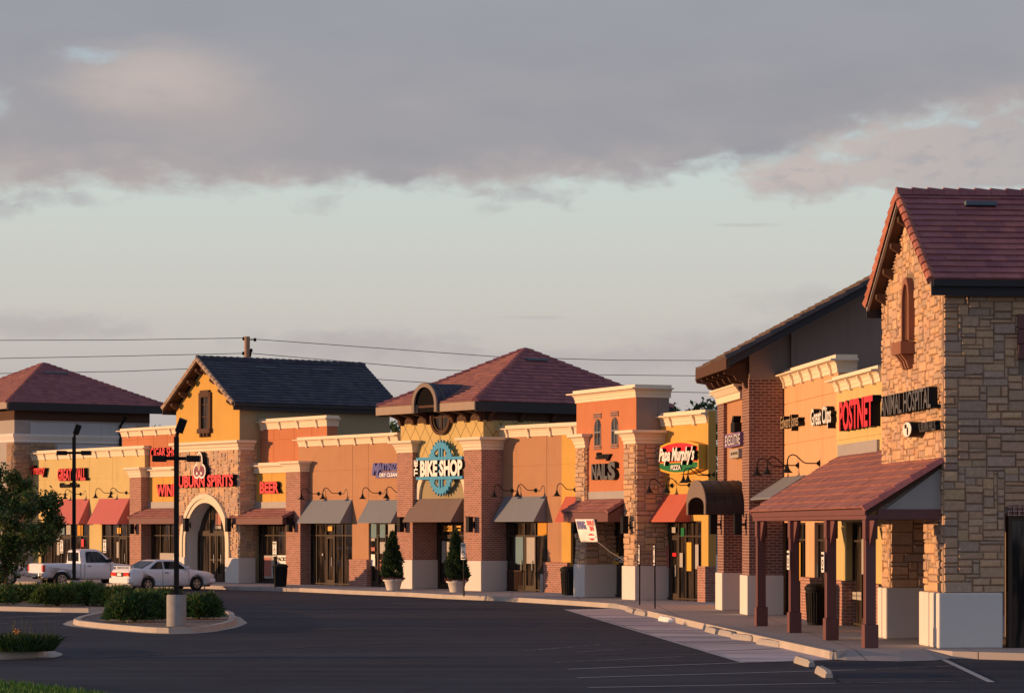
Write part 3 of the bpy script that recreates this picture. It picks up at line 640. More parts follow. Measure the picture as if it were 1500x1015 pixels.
# ================================================================ tan unit right of the bike shop
s0, s1 = L.s(727, D), L.s(843, D)
b = Bld(L, s0, 'shop_unit', 'tan and golden shop front with grey awning just right of the bike shop')
zo = L.z(770, 764, D); op = [(L.s(734, D), L.s(802, D)), (L.s(836.5, D), s1 + .8)]; zb_ = L.z(812, 823, D)
c0, c1 = L.z(780, 639, D), L.z(780, 621.5, D); ys = L.s(823, D)
wall(b, s0, ys, D, c1 - .05, op[:1], zo, 'tan', [L.s(801, D)], [L.z(780, 682, D), L.z(780, 728, D)])
wall(b, ys + .006, s1 + 1.4, D - .012, c1 - .05, [(op[1][0], s1 + 1.3)], zo, 'yellow', [], [L.z(830, 680, D)], name='golden_wall')
cornice(b, s0 + .1, s1 + .6, D, c0, c1, D + .35, .24, 1, 0, 4)
storefront(b, op[0][0], op[0][1], D + .15, KERB, zo, [op[0][0]] + [L.s(u, D + .15) for u in (753, 769.5, 785.5)] + [op[0][1]], L.z(770, 784.5, D), (1, 2))
storefront(b, op[1][0], op[1][1], D + .15, KERB, zo, 2, L.z(840, 784, D))
plinth(b, L.s(801, D), L.s(834, D), D, zb_)
for u, v, w_, h_, m in ((762, 806, .55, 1.1, 'sky'), (779, 806, .55, 1.05, 'paper'), (796, 774, .6, .55, 'amber'), (795, 857, .2, .9, 'paper')): poster(b, L.s(u, D + .15), D + .1, L.z(u, v, D + .15), w_, h_, m)
g = MB()
for i in range(14): x = L.s(743, D) + i * .075; g.box(x, x + .02, D - .02, D, KERB + .05, KERB + .8)
g.box(L.s(743, D), L.s(743, D) + 1.0, D - .025, D + .0, KERB + .8, KERB + .84); b.part('window_grille', g, MT['brown'])
# ================================================================ orange nail salon tower
d0 = .12; t0, t1 = M.s(844.5, d0), M.s(932, d0)
b = Bld(M, t0, 'nail_salon', 'bright orange salon tower with two narrow windows and stone piers'); zt = M.z(888, 568, d0); zc = M.z(888, 586.3, d0)
lp = (M.s(843.5, 0), M.s(857.5, 0)); rp = (M.s(914.5, 0), M.s(931.5, 0))
zo = M.z(888, 764, d0)
w = MB(); w.box(t0, t1, d0, d0 + 1.3, zo + .4, zc + .1); b.part('tower_wall', w, MT['orange'])
w = MB(); w.box(t1 - .002, t1 + .006, d0 + .02, d0 + 1.295, zo + .5, zc + .1); b.part('tower_side_shade', w, MT['shadetan'])  # thin brown sheet paints shade onto the orange tower's side
cornice(b, t0, t1, d0, zc, zt, d0 + 1.35, .30)
for i, (x0, x1) in enumerate((lp, rp)):
    u = (852, 923)[i]; pillar(b, x0, x1, 0, 1.3, M.z(u, (826, 828.5)[i], 0), M.z(u, (655.8, 650)[i], 0), M.z(u, (636, 630.3)[i], 0), 'stone', capo=.26)
for u0, u1, v0, v1 in ((871, 880.5, 614, 652), (896, 905.5, 611, 650)):
    x0, x1 = M.s(u0, d0), M.s(u1, d0); um = (u0 + u1) / 2; z0, z1 = M.z(um, v1, d0), M.z(um, v0, d0); r = (x1 - x0) / 2; c = (x0 + x1) / 2
    ap = [(x0, z0)] + [(c - r * math.cos(math.pi * k / 10), z1 - r + r * math.sin(math.pi * k / 10)) for k in range(11)] + [(x1, z0)]
    m = MB(); m.box(x0, x0 + .04, d0 - .025, d0 + .01, z0, z1 - r); m.box(x1 - .04, x1, d0 - .025, d0 + .01, z0, z1 - r); m.box(c - .02, c + .02, d0 - .026, d0 + .01, z0, z1); m.box(x0 + .04, c - .02, d0 - .024, d0 + .01, (z0 + z1) / 2 - .02, (z0 + z1) / 2 + .02); m.box(c + .02, x1 - .04, d0 - .024, d0 + .01, (z0 + z1) / 2 - .02, (z0 + z1) / 2 + .02)
    o = b.part('window', m, MT['steel']); m = MB(); m.prism(ap, 'y', d0 - .012, d0 + .02); b.part('pane', m, MT['glass'], o)
    m = MB(); m.box(x0 - .04, x1 + .04, d0 - .03, d0 + .01, z1 + .02, z1 + .22); b.part('window_head', m, MT['brickd']); m = MB(); m.box(x0 - .03, x1 + .03, d0 - .03, d0 + .01, z0 - .16, z0 - .01); b.part('window_sill', m, MT['brickd'])
wall(b, lp[1], rp[0], 1.15, zo + .6, [(lp[1], rp[0])], zo, 'orange')
storefront(b, lp[1], rp[0], 1.22, KERB, zo, 6, M.z(905, 785, 1.2), (3,))
for u, v, c_ in ((905, 812, 'gold'), (905, 818, 'paper'), (905, 824, 'gold'), (912, 816, 'paper'), (912, 822, 'paper')): poster(b, M.s(u, 1.22), 1.16, M.z(u, v, 1.22), .4, .1, c_)
ze_ = M.z(858, 749.5, -.6)
tile_canopy(b, M.s(826, -.62), M.s(891, -.62), -.62, .16, ze_, M.z(890, 730, .16), .36, TERRA)
fl = MB(); fl.box(lp[1] - .02, rp[0], .10, .197, M.z(890, 731, .16), M.z(890, 719.5, .16)); b.part('flashing', fl, MT['flash'])
# ================================================================ golden pizza shop
dP = 1.12; s0, s1 = M.s(968, dP), M.s(1037.5, dP)
b = Bld(M, s0, 'shop_unit', 'golden pizza shop front with bright red awning between orange tower and brick tower')
zo = M.z(1000, 763, dP); op = [(M.s(970, dP), M.s(1027.5, dP))]; c0, c1 = M.z(1003, 622, dP), M.z(1003, 602.5, dP)
wall(b, s0, s1, dP, c1 - .05, op, zo, 'yellow', [], [M.z(1003, 700, dP)]); cornice(b, s0, s1 - .05, dP, c0, c1, dP + .4, .26, 1, 0, 2)
storefront(b, op[0][0], op[0][1], dP + .12, KERB, zo, [op[0][0]] + [M.s(u, dP + .12) for u in (984, 996, 1006.5, 1017)] + [op[0][1]], M.z(1000, 785, dP), (1,))
plinth(b, M.s(1027.5, dP), M.s(1037.5, dP), dP, M.z(1032, 829, dP))
for u, v, w_, h_, m in ((978.5, 815, .34, .75, 'pink'), (990, 812, .3, .12, 'red'), (1000, 820, .24, .5, 'paper'), (1011.5, 815, .36, 1.0, 'gold'), (1023, 815, .25, .85, 'paper'), (989, 776, .28, .2, 'paper'), (1002, 779, .25, .3, 'green')): poster(b, M.s(u, dP + .12), dP + .07, M.z(u, v, dP + .12), w_, h_, m)
# ================================================================ brick clinic tower with barrel canopy
f = R; lp = (R.s(1051), R.s(1059.6)); rp = (R.s(1087), R.s(1096.8)); dW = 1.03
b = Bld(R, lp[0], 'brick_tower', 'brick entrance tower with dark shed roof and round copper canopy')
zbk = R.z(1092, 556, 0); zw_ = R.z(1092, 842, 0)
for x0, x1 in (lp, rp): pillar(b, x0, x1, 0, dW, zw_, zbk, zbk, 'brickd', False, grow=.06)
sR = R.s(1066, -.85); sL = R.s(1021, -.85); ze = R.z(1066, 524, -.85); dr = R.d(1275, sR); slope = (at(1275, 412, R.w(sR, dr).y).z - ze) / (dr + .85); drg = 7.0; zrg = ze + slope * (drg + .85)
x1 = rp[1] - .01; x0 = lp[0] + .01
zf = lambda d: ze + slope * (d + .85) - .2
w = MB(); w.prism([(.02, zbk), (.02, zf(.02)), (drg, zf(drg)), (2 * drg, zf(0)), (2 * drg, 0), (1.5, 0), (1.5, zbk)], 'x', x1 - .25, x1); b.part('side_wall', w, MT['shadetan'])  # side browner than the peach front, shade painted into the stucco
w = MB(); w.prism([(.02, zbk), (.02, zf(.02)), (drg, zf(drg)), (2 * drg, zf(0)), (2 * drg, 0), (1.5, 0), (1.5, zbk)], 'x', x0, x0 + .25); b.part('side_wall', w, MT['shadetan'])
dj = R.d(1158, x1); w = MB(); w.prism([(dj, zbk - 2), (dj, zf(dj) - .01), (drg, zf(drg) - .01), (2 * drg, zf(0)), (2 * drg, 2)], 'x', x1 + .002, x1 + .12); b.part('side_wall', w, MT['shadetan'])
w = MB(); w.box(x0 + .25, x1 - .25, .02, .3, zbk, zf(.02)); b.part('front_wall', w, MT['peach'])
w = MB(); w.box(lp[1], rp[0], .12, .6, R.z(1070, 752, 0), zbk); b.part('front_panel', w, MT['tan'])
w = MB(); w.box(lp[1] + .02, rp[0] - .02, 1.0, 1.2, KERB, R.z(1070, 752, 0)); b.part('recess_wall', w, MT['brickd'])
cz0, cz1 = R.z(1070, 588, 0), R.z(1070, 567.5, 0)
w = MB(); hh = cz1 - cz0; w.ring([(0, cz0), (.05, cz0), (.05, cz0 + .45 * hh), (.10, cz0 + .5 * hh), (.22, cz0 + .85 * hh), (.26, cz0 + .87 * hh), (.26, cz1)], R.s(1052), R.s(1086), .0, .1, .5, .5); b.part('cornice', w, MT['cream'], None, .008)
dk = MB(); dk.prism([(-.83, ze - .03), (drg, zrg - .03), (2 * drg + .85, ze - .03), (2 * drg + .85, ze - .2), (drg, zrg - .2), (-.83, ze - .2)], 'x', sL + .03, sR - .03)
ro = b.part('roof', dk, MT['fasciad'])
t = MB(); tiles(t, (sL, -.88, ze), (sR, -.88, ze), (sR, drg, zrg), (sL, drg, zrg), [(.13, .09, .075), (.15, .105, .085), (.11, .08, .07)]); tiles(t, (sR, 2 * drg + .9, ze), (sL, 2 * drg + .9, ze), (sL, drg, zrg), (sR, drg, zrg), [(.13, .09, .075)], .3)
caps(t, (sR, -.9, ze), (sR, drg, zrg), [(.04, .045, .06), (.05, .05, .065)], Vector((0, 0, 1)), .10, .05, .5); b.part('roof_tiles', t, MT['tile'], ro)
fa = MB(); fa.box(sL, sR, -.90, -.835, ze - .32, ze - .01); b.part('fascia', fa, MT['brown'], ro)
fa = MB(); fa.prism([(-.83, ze - .02), (drg, zrg - .02), (drg, zrg - .26), (-.83, ze - .26)], 'x', sR - .02, sR + .04); b.part('rake_board', fa, MT['fasciad'], ro)
for i in range(6):
    x = x0 + .3 + (x1 - x0 - .5) * i / 5; z = ze - .3 + .0; m = MB()
    m.prism([(-.75, z + .05), (.018, z + .3), (.018, z - .5), (-.08, z - .5), (-.14, z - .32), (-.34, z - .26), (-.42, z - .12), (-.7, z - .08)], 'x', x - .08, x + .08); b.part('bracket', m, MT['brown'])
ba, bb, bd = R.s(1007, -1.12), R.s(1035, -1.12), -1.12
q0 = R.s(1055, 0); 
bc = (ba + bb) / 2; br = (bb - ba) / 2; zc_ = R.z(1020, 704, bd); zbt = R.z(1020, 753.5, bd); hgt = (zc_ - zbt) * .72; zs_ = zc_ - hgt; n = 18
EL = lambda k, r, h: (bc - r * math.cos(math.pi * k / n), zs_ + h * math.sin(math.pi * k / n))
sh = MB()
for i in range(n): sh.prism([EL(i, br, hgt), EL(i + 1, br, hgt), EL(i + 1, br - .05, hgt - .05), EL(i, br - .05, hgt - .05)], 'y', bd, -.0, 0, None)
for k in (0, 1, 2, 3, 4):
    y = bd + .02 + (abs(bd) - .06) * k / 4
    for i in range(n): sh.prism([EL(i, br + .02, hgt + .02), EL(i + 1, br + .02, hgt + .02), EL(i + 1, br - .01, hgt - .01), EL(i, br - .01, hgt - .01)], 'y', y, y + .025)
for sg in (-1, 1): sh.box(bc + sg * br - (.05 if sg > 0 else 0), bc + sg * br + (.05 if sg < 0 else 0), bd, 0, zbt, zs_)
cn = b.part('canopy', sh, MT['copper'])
fr_ = MB()
for i in range(n): fr_.prism([EL(i, br + .02, hgt + .02), EL(i + 1, br + .02, hgt + .02), EL(i + 1, br - .32, hgt - .5), EL(i, br - .32, hgt - .5)], 'y', bd - .035, bd - .003)
for sg in (-1, 1): fr_.box(min(bc + sg * br, bc + sg * (br - .3)), max(bc + sg * br, bc + sg * (br - .3)), bd - .034, bd - .004, zbt, zs_)
b.part('canopy_front', fr_, MT['copperf'], cn)
# ================================================================ peach shop behind the tiled porch
dW = 1.05; sp = R.s(1228, dW); s0, s1 = R.s(1146, dW), R.s(1296, dW)
b = Bld(R, s0, 'porch_shop', 'peach and yellow shop row behind a red tiled porch on four maroon posts')
s00 = lp[0] - 4.6
zo = R.z(1210, 762, dW) - .05; zp1, zp0 = R.z(1190, 531, dW), R.z(1190, 556, dW); zq1, zq0 = R.z(1260, 544, dW), R.z(1260, 567, dW)
piers = [(R.s(1180, dW), R.s(1193, dW)), (R.s(1228, dW), R.s(1243, dW)), (R.s(1280, dW), s1)]
op = [(s0 + .02, piers[0][0]), (piers[0][1], piers[1][0]), (piers[1][1], piers[2][0])]
wall(b, s0, sp, dW, zp1 - .05, [op[0], (piers[0][1], sp + .001)], zo, 'peach', [R.s(1168, dW), R.s(1205, dW)], [R.z(1190, 583, dW), R.z(1190, 645, dW)], .3)
wall(b, sp + .004, s1, dW - .06, zq1 - .05, [(sp + .004, piers[1][0]), op[2]] if piers[1][0] > sp + .03 else [op[2]], zo, 'olive2', [], [R.z(1260, 641, dW)], .36, 'yellow_wall')
cornice(b, s0 - .05, sp, dW, zp0, zp1, dW + .5, .26, 0, 1, 6); cornice(b, sp + .01, s1 - .1, dW - .06, zq0, zq1, dW + .4, .26, 1, 0, 4)
zpl = R.z(1186, 845, dW)
for a, c in piers[:2]: plinth(b, a, c, dW, zpl)
plinth(b, piers[2][0], piers[2][1] - .06, dW, zpl)
for a, c in op: storefront(b, a, c, dW + .15, KERB, zo, max(3, round((c - a) / .95)), R.z(1200, 791, dW), (1,))
for u, v, w_, h_, m in ((1173, 822, .5, 1.1, 'gold'), (1255, 870, .5, .12, 'paper'), (1255, 874, .5, .12, 'paper'), (1262, 870, .5, .12, 'paper'), (1262, 875, .5, .12, 'paper'), (1199, 840, .4, .5, 'sky'), (1268, 815, .4, .9, 'paper')): poster(b, R.s(u, dW + .15), dW + .1, R.z(u, v, dW + .15), w_, h_, m)
wl = MB(); wl.box(lp[0] - 5.2, lp[0] + .02, .87, 1.2, 0, R.z(1045, 578, .87)); b.part('return_wall', wl, MT['peach'])
cornice(b, lp[0] - 5.3, lp[0] - .02, .87, R.z(1043, 593, .87), R.z(1043, 576.5, .87), 1.25, .26, 1, 0, 4)
# the porch
g0, g1 = R.s(1103, -1.35), min(R.s(1275.5, -1.35), R.s(1380, .26) - .10); zE = R.z(1190, 746.5, -1.35); zT = R.z(1231, 666, dW)
dk = MB(); dk.prism([(-1.32, zE - .03), (dW, zT - .03), (dW, zT - .16), (-1.32, zE - .16)], 'x', g0 + .03, g1 - .03); ro = b.part('porch_roof', dk, MT['brown'])
t = MB(); tiles(t, (g0, -1.42, zE), (g1, -1.42, zE), (g1, dW, zT), (g0, dW, zT), TERRA, .33, .34, .045); caps(t, (g1 + .02, -1.42, zE - .02), (g1 + .02, .3, zE + (zT - zE) * 1.65 / 2.4), MAROON, Vector((0, 0, 1)), .10, .06, .42); caps(t, (g0, -1.42, zE - .03), (g0, dW, zT - .03), MAROON, Vector((0, 0, 1)), .08, .03, .42); b.part('porch_tiles', t, MT['tile'], ro)
fa = MB(); zB = R.z(1190, 761.8, -1.35); fa.box(g0 + .02, g1 - .02, -1.36, -1.10, zB, zE - .15); fa.box(g0 + .02, g1 - .02, -1.385, -1.33, zE - .15, zE - .02); b.part('porch_beam', fa, MT['maroon'], ro, .01)
fa = MB(); fa.box(g1 - .12, g1 - .02, -1.10, .28, zB, zB + .22); b.part('porch_beam', fa, MT['maroon'], ro, .01); fa = MB(); fa.box(g0 + .02, g0 + .12, -1.10, dW, zB, zB + .22); b.part('porch_beam', fa, MT['maroon'], ro, .01)
fa = MB(); fa.prism([(-1.05, zB + .222), (.28, zB + .222), (.28, zE + (zT - zE) * 1.63 / 2.4 - .17), (-1.05, zE - .12)], 'x', g1 - .10, g1 - .05); b.part('porch_gable_panel', fa, MT['greige'], ro)
fa = MB(); fa.box(R.s(1231, dW - .05), s1 - .3, dW - .13, dW - .064, zT - .15, R.z(1260, 648, dW)); b.part('flashing', fa, MT['flash'], ro)
for u in (1113, 1161, 1214, 1275.5):
    s = R.s(u - 6.5, -1.38) if u < 1270 else g1 - .19; m = MB(); a = .108
    m.box(s - a, s + a, -1.23 - a, -1.23 + a, KERB + .5, zB - .42); m.box(s - a - .045, s + a + .045, -1.275 - a, -1.185 + a, KERB, KERB + .5); m.box(s - a - .03, s + a + .03, -1.26 - a, -1.2 + a, zB - .42, zB)
    m.box(s - a - .012, s - a + .05, -1.242 - a, -1.235 - a + .02, KERB + .5, zB - .42); m.box(s + a - .05, s + a + .004, -1.242 - a, -1.235 - a + .02, KERB + .5, zB - .42)
    po = b.part('porch_post', m, MT['maroon'], None, .012)
    for sg in (-1, 1):
     m = MB(); m.prism([(s + sg * (a + .03), zB - .02), (s + sg * (a + .5), zB - .02), (s + sg * (a + .03), zB - .55)], 'y', -1.27, -1.19); b.part('post_brace', m, MT['maroon'], po)
porch_b = b; porch = (g0, g1, zB, zE, zT)
# ================================================================ stone animal hospital gable
dG = .26; s1 = R.s(1380, dG); s0 = R.s(1291, dG); wd = s1 - s0
b = Bld(R, s0, 'animal_hospital', 'tall stone gable building with maroon tile roof at the right edge')
ze = R.z(1364, 409, -.04); mid = (s0 + s1) / 2; zr = R.z(1318, 282, -.04); ov = .35; dB = 12.
za = R.z(1380, 868, dG); zar = 3.0
n0, n1 = R.s(1353, dG), s1; f0, f1 = s0 + .05, R.s(1302.5, dG)
zwt = ze - .12
w = MB(); w.box(s0, s1, dG + .03, 1.2, zar, zwt); w.prism([(s0, zwt), (mid, zr - .2), (s1, zwt)], 'y', dG + .03, dB)
w.box(s0, s1, 1.2, dB, zar, zwt); w.box(n0, n1, dG + .03, 1.5, 0, zar); w.box(f0, f1, dG + .03, 1.2, 0, zar); w.box(s0, n0, 3.2, dB, 0, zar)
gw = b.part('wall', w, MT['mortar'])
st = MB()
slp = (zr - .2 - zwt) / (mid - s0)
def blk2(a, q):
    x, z = s0 + a, za + q
    if z > zwt and (z - zwt) > slp * min(x - s0, s1 - x) + .12: return True
    if z < zar and f1 < x < n0: return True
    c = R.s(1333, dG); return abs(x - c) < .36 and lv0 - .05 < z < lv1 + .3 - abs(x - c) * .4
lv0, lv1 = R.z(1333, 500, dG), R.z(1333, 416, dG)
stones(st, lambda a, q, o: (s0 + a, dG + .03 - o, za + q), wd, zr - .2 - za, blk2, .075, (.015, .045))
stones(st, lambda a, q, o: (s1 + o, dG + .03 + a, za + q), 5.2, zwt - za, lambda a, q: (1.32 < a and za + q < R.z(1480, 742, 1.5) and za + q > 0) or (a > 1.62 and 7.0 > za + q > 5.95), .078, (.012, .05), 8, .95)
stones(st, lambda a, q, o: (f1 + o, dG + .03 + a, za + q), .95, zar - za, lambda a, q: False, .10)
b.part('stone_facing', st, MT['stone'], gw)
for x0, x1, y1 in ((n0 - .03, n1 + .1, 1.55), (f0 - .03, f1 + .1, 1.25)):
    w = MB(); xm = x0 + (x1 - x0) * .5
    w.box(x0, xm - .05, dG - .1, y1, KERB, za); w.box(xm - .05, xm + .05, dG - .02, y1, KERB, za - .004); w.box(xm + .05, x1, dG - .1, y1, KERB, za)
    b.part('wainscot', w, MT['base'], gw, .03)
x = s1; d1, d2 = R.d(1477, s1), 5.0; zo = R.z(1480, 756, 1.5)
g = MB(); g.box(x - .2, x - .02, d1, d2, KERB, zo); b.part('window', g, MT['glass'], None)
g = MB(); 
for y in (d1, d1 + 1.2, d1 + 2.4): g.box(x - .05, x + .01, y, y + .08, KERB, zo)
g.box(x - .05, x + .008, d1, d2, zo - .08, zo); b.part('window_frame', g, MT['bronze'])
g = MB(); 
for i in range(34): g.box(x + .0, x + .055, d1 - .02 + i * .105, d1 - .02 + i * .105 + .092, zo + .01, zo + .24)
b.part('brick_lintel', g, MT['brickd'], None, .006)
g = MB(); y0 = R.d(1490, s1); z0, z1 = R.z(1495, 521, 1.6), R.z(1495, 453, 1.6)
for i in range(3): g.box(x + .0, x + .09, y0, y0 + .75, z0 + (z1 - z0) * i / 3 + .01, z0 + (z1 - z0) * (i + 1) / 3)
b.part('shutter', g, MT['maroon'], None, .01)
ro = gable_roof(b, s0, s1, -.04, dB + .4, ze, zr, .24, MAROON, [(.42, .15, .10), (.38, .14, .10), (.45, .17, .12)], 'flash', 'fasciad', 4)
k = .13; v = MB(); v.box(mid + (s1 + ov - mid) * k - .1, mid + (s1 + ov - mid) * k + .2, R.d(1405, mid) , R.d(1450, mid), zr - (zr - ze) * k - .02, zr - (zr - ze) * k + .07); b.part('roof_vent', v, MT['vent'], ro)
# louvred vent
c = R.s(1333, dG); hw = .27
ap = lambda e: [(c - hw - e, lv0)] + [(c - (hw + e) * math.cos(math.pi * i / 12), lv1 - hw * 1.6 + (hw * 1.6 + e * 1.4) * math.sin(math.pi * i / 12)) for i in range(13)] + [(c + hw + e, lv0)]
w = MB(); A1, A2 = ap(.1), ap(0)
for i in range(len(A1) - 1): w.prism([A1[i], A1[i + 1], A2[i + 1], A2[i]], 'y', dG - .12, dG + .05)
for i in range(22):
    z = lv0 + .05 + (lv1 - lv0 - .12) * i / 22; hwz = hw if z < lv1 - hw * 1.6 else hw * math.sqrt(max(.0, 1 - ((z - lv1 + hw * 1.6) / (hw * 1.6)) ** 2))
    if hwz > .04: w.prism([(dG - .07, z), (dG - .05, z), (dG + .02, z + .07), (dG, z + .07)], 'x', c - hwz, c + hwz)
vo = b.part('louvre_vent', w, MT['louvre'])
w = MB(); w.box(c - .45, c + .45, dG - .32, dG, lv0 - .30, lv0 - .02)
for k in (-.25, .0, .25): w.prism([(dG - .28, lv0 - .3), (dG, lv0 - .3), (dG, lv0 - .62), (dG - .1, lv0 - .62), (dG - .16, lv0 - .45)], 'x', c + k - .06, c + k + .06)
b.part('vent_sill', w, MT['louvre'], vo, .008)
# ================================================================ awnings
A_ = 'canvas awnings along the shop row'
awning(L, 80, 131, 731, D, .62, 766, 'awrose', 'faded red canvas awning below the great wall sign', A_)
awning(L, 146, 190, 730, D, .70, 766, 'awrose', 'faded red canvas awning just left of the wine bay pier', A_)
awning(L, 452.5, 516, 732, D, .62, 764.5, 'awgrey', 'grey canvas awning beside the beer bay pier', A_)
awning(L, 540.5, 590, 732, D, .60, 764, 'awgrey', 'grey canvas awning under the dry cleaner sign', A_)
awning(L, 608, 678.5, 730, .25, .62, 762.5, 'awbrown', 'brown canvas awning over the bike shop door', A_)
awning(L, 740, 800.5, 727, D, .62, 762, 'awgrey', 'grey canvas awning right of the bike shop pier', A_)
awning(L, 829, 862, 727, D - .02, .55, 762.5, 'awred', 'red canvas awning partly hidden by the salon canopy', A_)
awning(M, 970, 1012, 723.5, dP, .62, 762, 'awred', 'bright red canvas awning over the pizza shop door', A_)
awning(R, 1147.5, 1180, 697, dW, 1.0, 726, 'awgrey', 'grey canvas awning tucked behind the porch roof', A_)
# ================================================================ signs
s = Sign(L, 60, 700, D, 'red letter sign half hidden by the left tree'); s.line('Hair', 28, 45, 681, 693, D, .22, 'red'); s.line('Frenzy', 46, 65.5, 681, 699, D, .22, 'red', shear=.1)
s = Sign(L, 105, 715, D, 'red and black great wall sign over two faded red awnings'); s.line('GREAT WALL', 84, 125, 685.5, 704, D, .22, 'red', bold=.03); s.line('Chinese Cuisine', 87, 114, 706.5, 714, D, .1, 'dark')
s = Sign(L, 240, 670, 1.3, 'small red cigar shop lettering on orange wall'); s.line('CIGAR SHOP', 220, 263, 655, 669, 1.3, .16, 'red', bold=.02)
s = Sign(L, 245, 728, D, 'red wine lettering above a tiled canopy'); s.line('WINE', 229, 258, 709, 727, D, .2, 'red', bold=.04)
s = Sign(L, 300, 715, .15, 'red auburn spirits lettering with white grape badge above the stone arch'); s.line('AUBURN SPIRITS', 253, 341, 695.5, 713.5, .15, .25, 'red', bold=.035)
def badge(sg, f, u, v, d):
    c, z = f.s(u, d), f.z(u, v, d); m = MB()
    def blob(cx, cz, rx, rz, y0, y1, mi, n=22): m.prism([(cx + rx * math.cos(2 * math.pi * k / n), cz + rz * math.sin(2 * math.pi * k / n)) for k in range(n)], 'y', y0, y1, mi)
    for (x, zz, rx, rz) in ((0, .26, .30, .46), (-.24, -.2, .36, .36), (.24, -.2, .36, .36)):
        blob(c + x, z + zz, rx, rz, d - .24, d, 1); blob(c + x, z + zz, rx - .01, rz - .01, d - .262, d - .24, 0)
    blob(c, z + .26, .22, .38, d - .275, d - .262, 3); blob(c - .24, z - .2, .26, .26, d - .276, d - .262, 2); blob(c + .24, z - .2, .26, .26, d - .277, d - .262, 2)
    blob(c, z + .05, .12, .24, d - .285, d - .262, 3)
    for x in (-.2, .2): blob(c + x, z - .3, .07, .08, d - .282, d - .27, 0)
    sg.part('badge', m, [MT['white'], MT['dark'], MT['purple'], MT['sand']])
badge(s, L, 299, 684, .15)
s = Sign(L, 395, 725, D, 'red beer lettering above a tiled canopy'); s.line('BEER', 380.5, 408, 705, 722.5, D, .2, 'red', bold=.04)
s = Sign(L, 562, 700, D, 'blue and white dry cleaning sign on tan wall'); s.line('M', 544, 556, 678, 696, D, .14, 'blue', 'blue', .25, .05); s.line('ARTINIZING', 554, 591, 678, 689.5, D, .14, 'blue', 'blue', .2, .04)
m = MB(); m.box(L.s(553, D), L.s(592, D), D - .1, D, L.z(572, 699.5, D), L.z(572, 691, D)); s.part('backing_panel', m, MT['blue']); s.line('DRY CLEANING', 556, 590, 692.5, 698, D - .1, .03, 'white', 'white', 0, .03)
# gear sign
s = Sign(L, 646, 727, .25, 'teal gear sign with white bike shop lettering over brown awning'); dq = .0
c, z, r = L.s(645.5, dq), L.z(645.5, 685.3, dq), L.z(645.5, 643.5, dq) - L.z(645.5, 685.3, dq); EX = .84
m = MB(); nt_ = 30
for i in range(nt_ * 4):
    a0_, a1_ = 2 * math.pi * i / (nt_ * 4), 2 * math.pi * (i + 1) / (nt_ * 4); k = i % 4
    ro_ = (r * .91, r * 1.0, r * 1.0, r * .91); r0_, r1_ = (.9, .9) if k in (0,) else (.9, 1.0) if k == 1 else (1.0, .9) if k == 2 else (.9, .9)
    m.prism([(c + EX * r * q * math.cos(t), z + r * q * math.sin(t)) for q, t in ((.70, a0_), (r0_, a0_), (r1_, a1_), (.70, a1_))], 'y', dq - .02, dq + .05)
for x in (-.085, .085): m.box(c + x * r - .05 * r, c + x * r + .05 * r, dq - .018, dq + .048, z - r * .74, z + r * .74)
for sg in (-1, 1):
    m.prism([(c + sg * r * .12, z + r * .15), (c + sg * r * .47, z + r * .62), (c + sg * r * .56, z + r * .48), (c + sg * r * .26, z + r * .1)], 'y', dq - .017, dq + .047); m.prism([(c + sg * r * .12, z - r * .15), (c + sg * r * .47, z - r * .62), (c + sg * r * .56, z - r * .48), (c + sg * r * .26, z - r * .1)], 'y', dq - .017, dq + .047)
s.part('gear_wheel', m, MT['teal'])
x0_, x1_ = L.s(611, dq), L.s(678.8, dq)
for v in (671.3, 699.8):
    m = MB(); zz = L.z(645, v, dq); m.box(x0_, x1_, dq - .06, dq + .055, zz - .06, zz + .06); s.part('sign_bar', m, MT['teal'])
s.line('BIKE SHOP', 615.5, 677, 673.5, 697.5, dq + .05, .16, 'white', bold=.045)
vs, fs = text_geo('THE', 0, .04); m = MB(); xa, xb = min(q[0] for q in vs), max(q[0] for q in vs); ya, yb = min(q[1] for q in vs), max(q[1] for q in vs)
wv, hv = L.s(615, dq) - L.s(609.5, dq), L.z(612, 674, dq) - L.z(612, 697, dq); xo, zo_ = L.s(609.5, dq), L.z(612, 697, dq)
bs = len(m.v); m.v += [(xo + wv * (1 - (q[1] - ya) / (yb - ya)), dq + .05 - (q[2] + .5) * .16, zo_ + hv * (q[0] - xa) / (xb - xa)) for q in vs]
for f_, nz in fs: m.f.append([i + bs for i in f_]); m.m.append(0 if nz > .9 else 1); m.c.append(None); m.sm.append(False)
s.part('lettering', m, [MT['white'], MT['dark']])
s = Sign(M, 886, 706, .2, 'dark grey nails lettering on orange wall'); s.line('NAIL', 866, 889, 679, 702.5, .2, .24, 'greysign', bold=.04); s.line('S', 890, 901, 675.5, 703, .2, .24, 'greysign', bold=.05); s.line('Sassy', 872, 893, 662, 675, .2, .2, 'dark', shear=.2, bold=.03)
# pizza sign
s = Sign(M, 995, 695, dP, 'red and green oval pizza sign on golden wall'); y = dP - .32
pa, pb = M.s(965.5, y), M.s(1023, y); zt_, zb_, zm_ = M.z(994, 645.5, y), M.z(994, 694.5, y), M.z(994, 676.5, y); pc = (pa + pb) / 2; hw = (pb - pa) / 2; ed = (zt_ - zb_) * .14
top = lambda t, e: (pc + t * (hw - e), zt_ - e - ed * t * t); bot = lambda t, e: (pc + t * (hw - e), zb_ + e + ed * t * t)
T = [i / 8 - 1 for i in range(17)]
m = MB(); m.prism([top(t, 0) for t in T] + [bot(t, 0) for t in T[::-1]], 'y', y, dP - .02); s.part('sign_box', m, MT['gold'], None, .01)
m = MB(); m.prism([top(t, .07) for t in T] + [(pc + hw - .07, zm_), (pc - hw + .07, zm_)], 'y', y - .015, y - .002); s.part('red_panel', m, MT['red'])
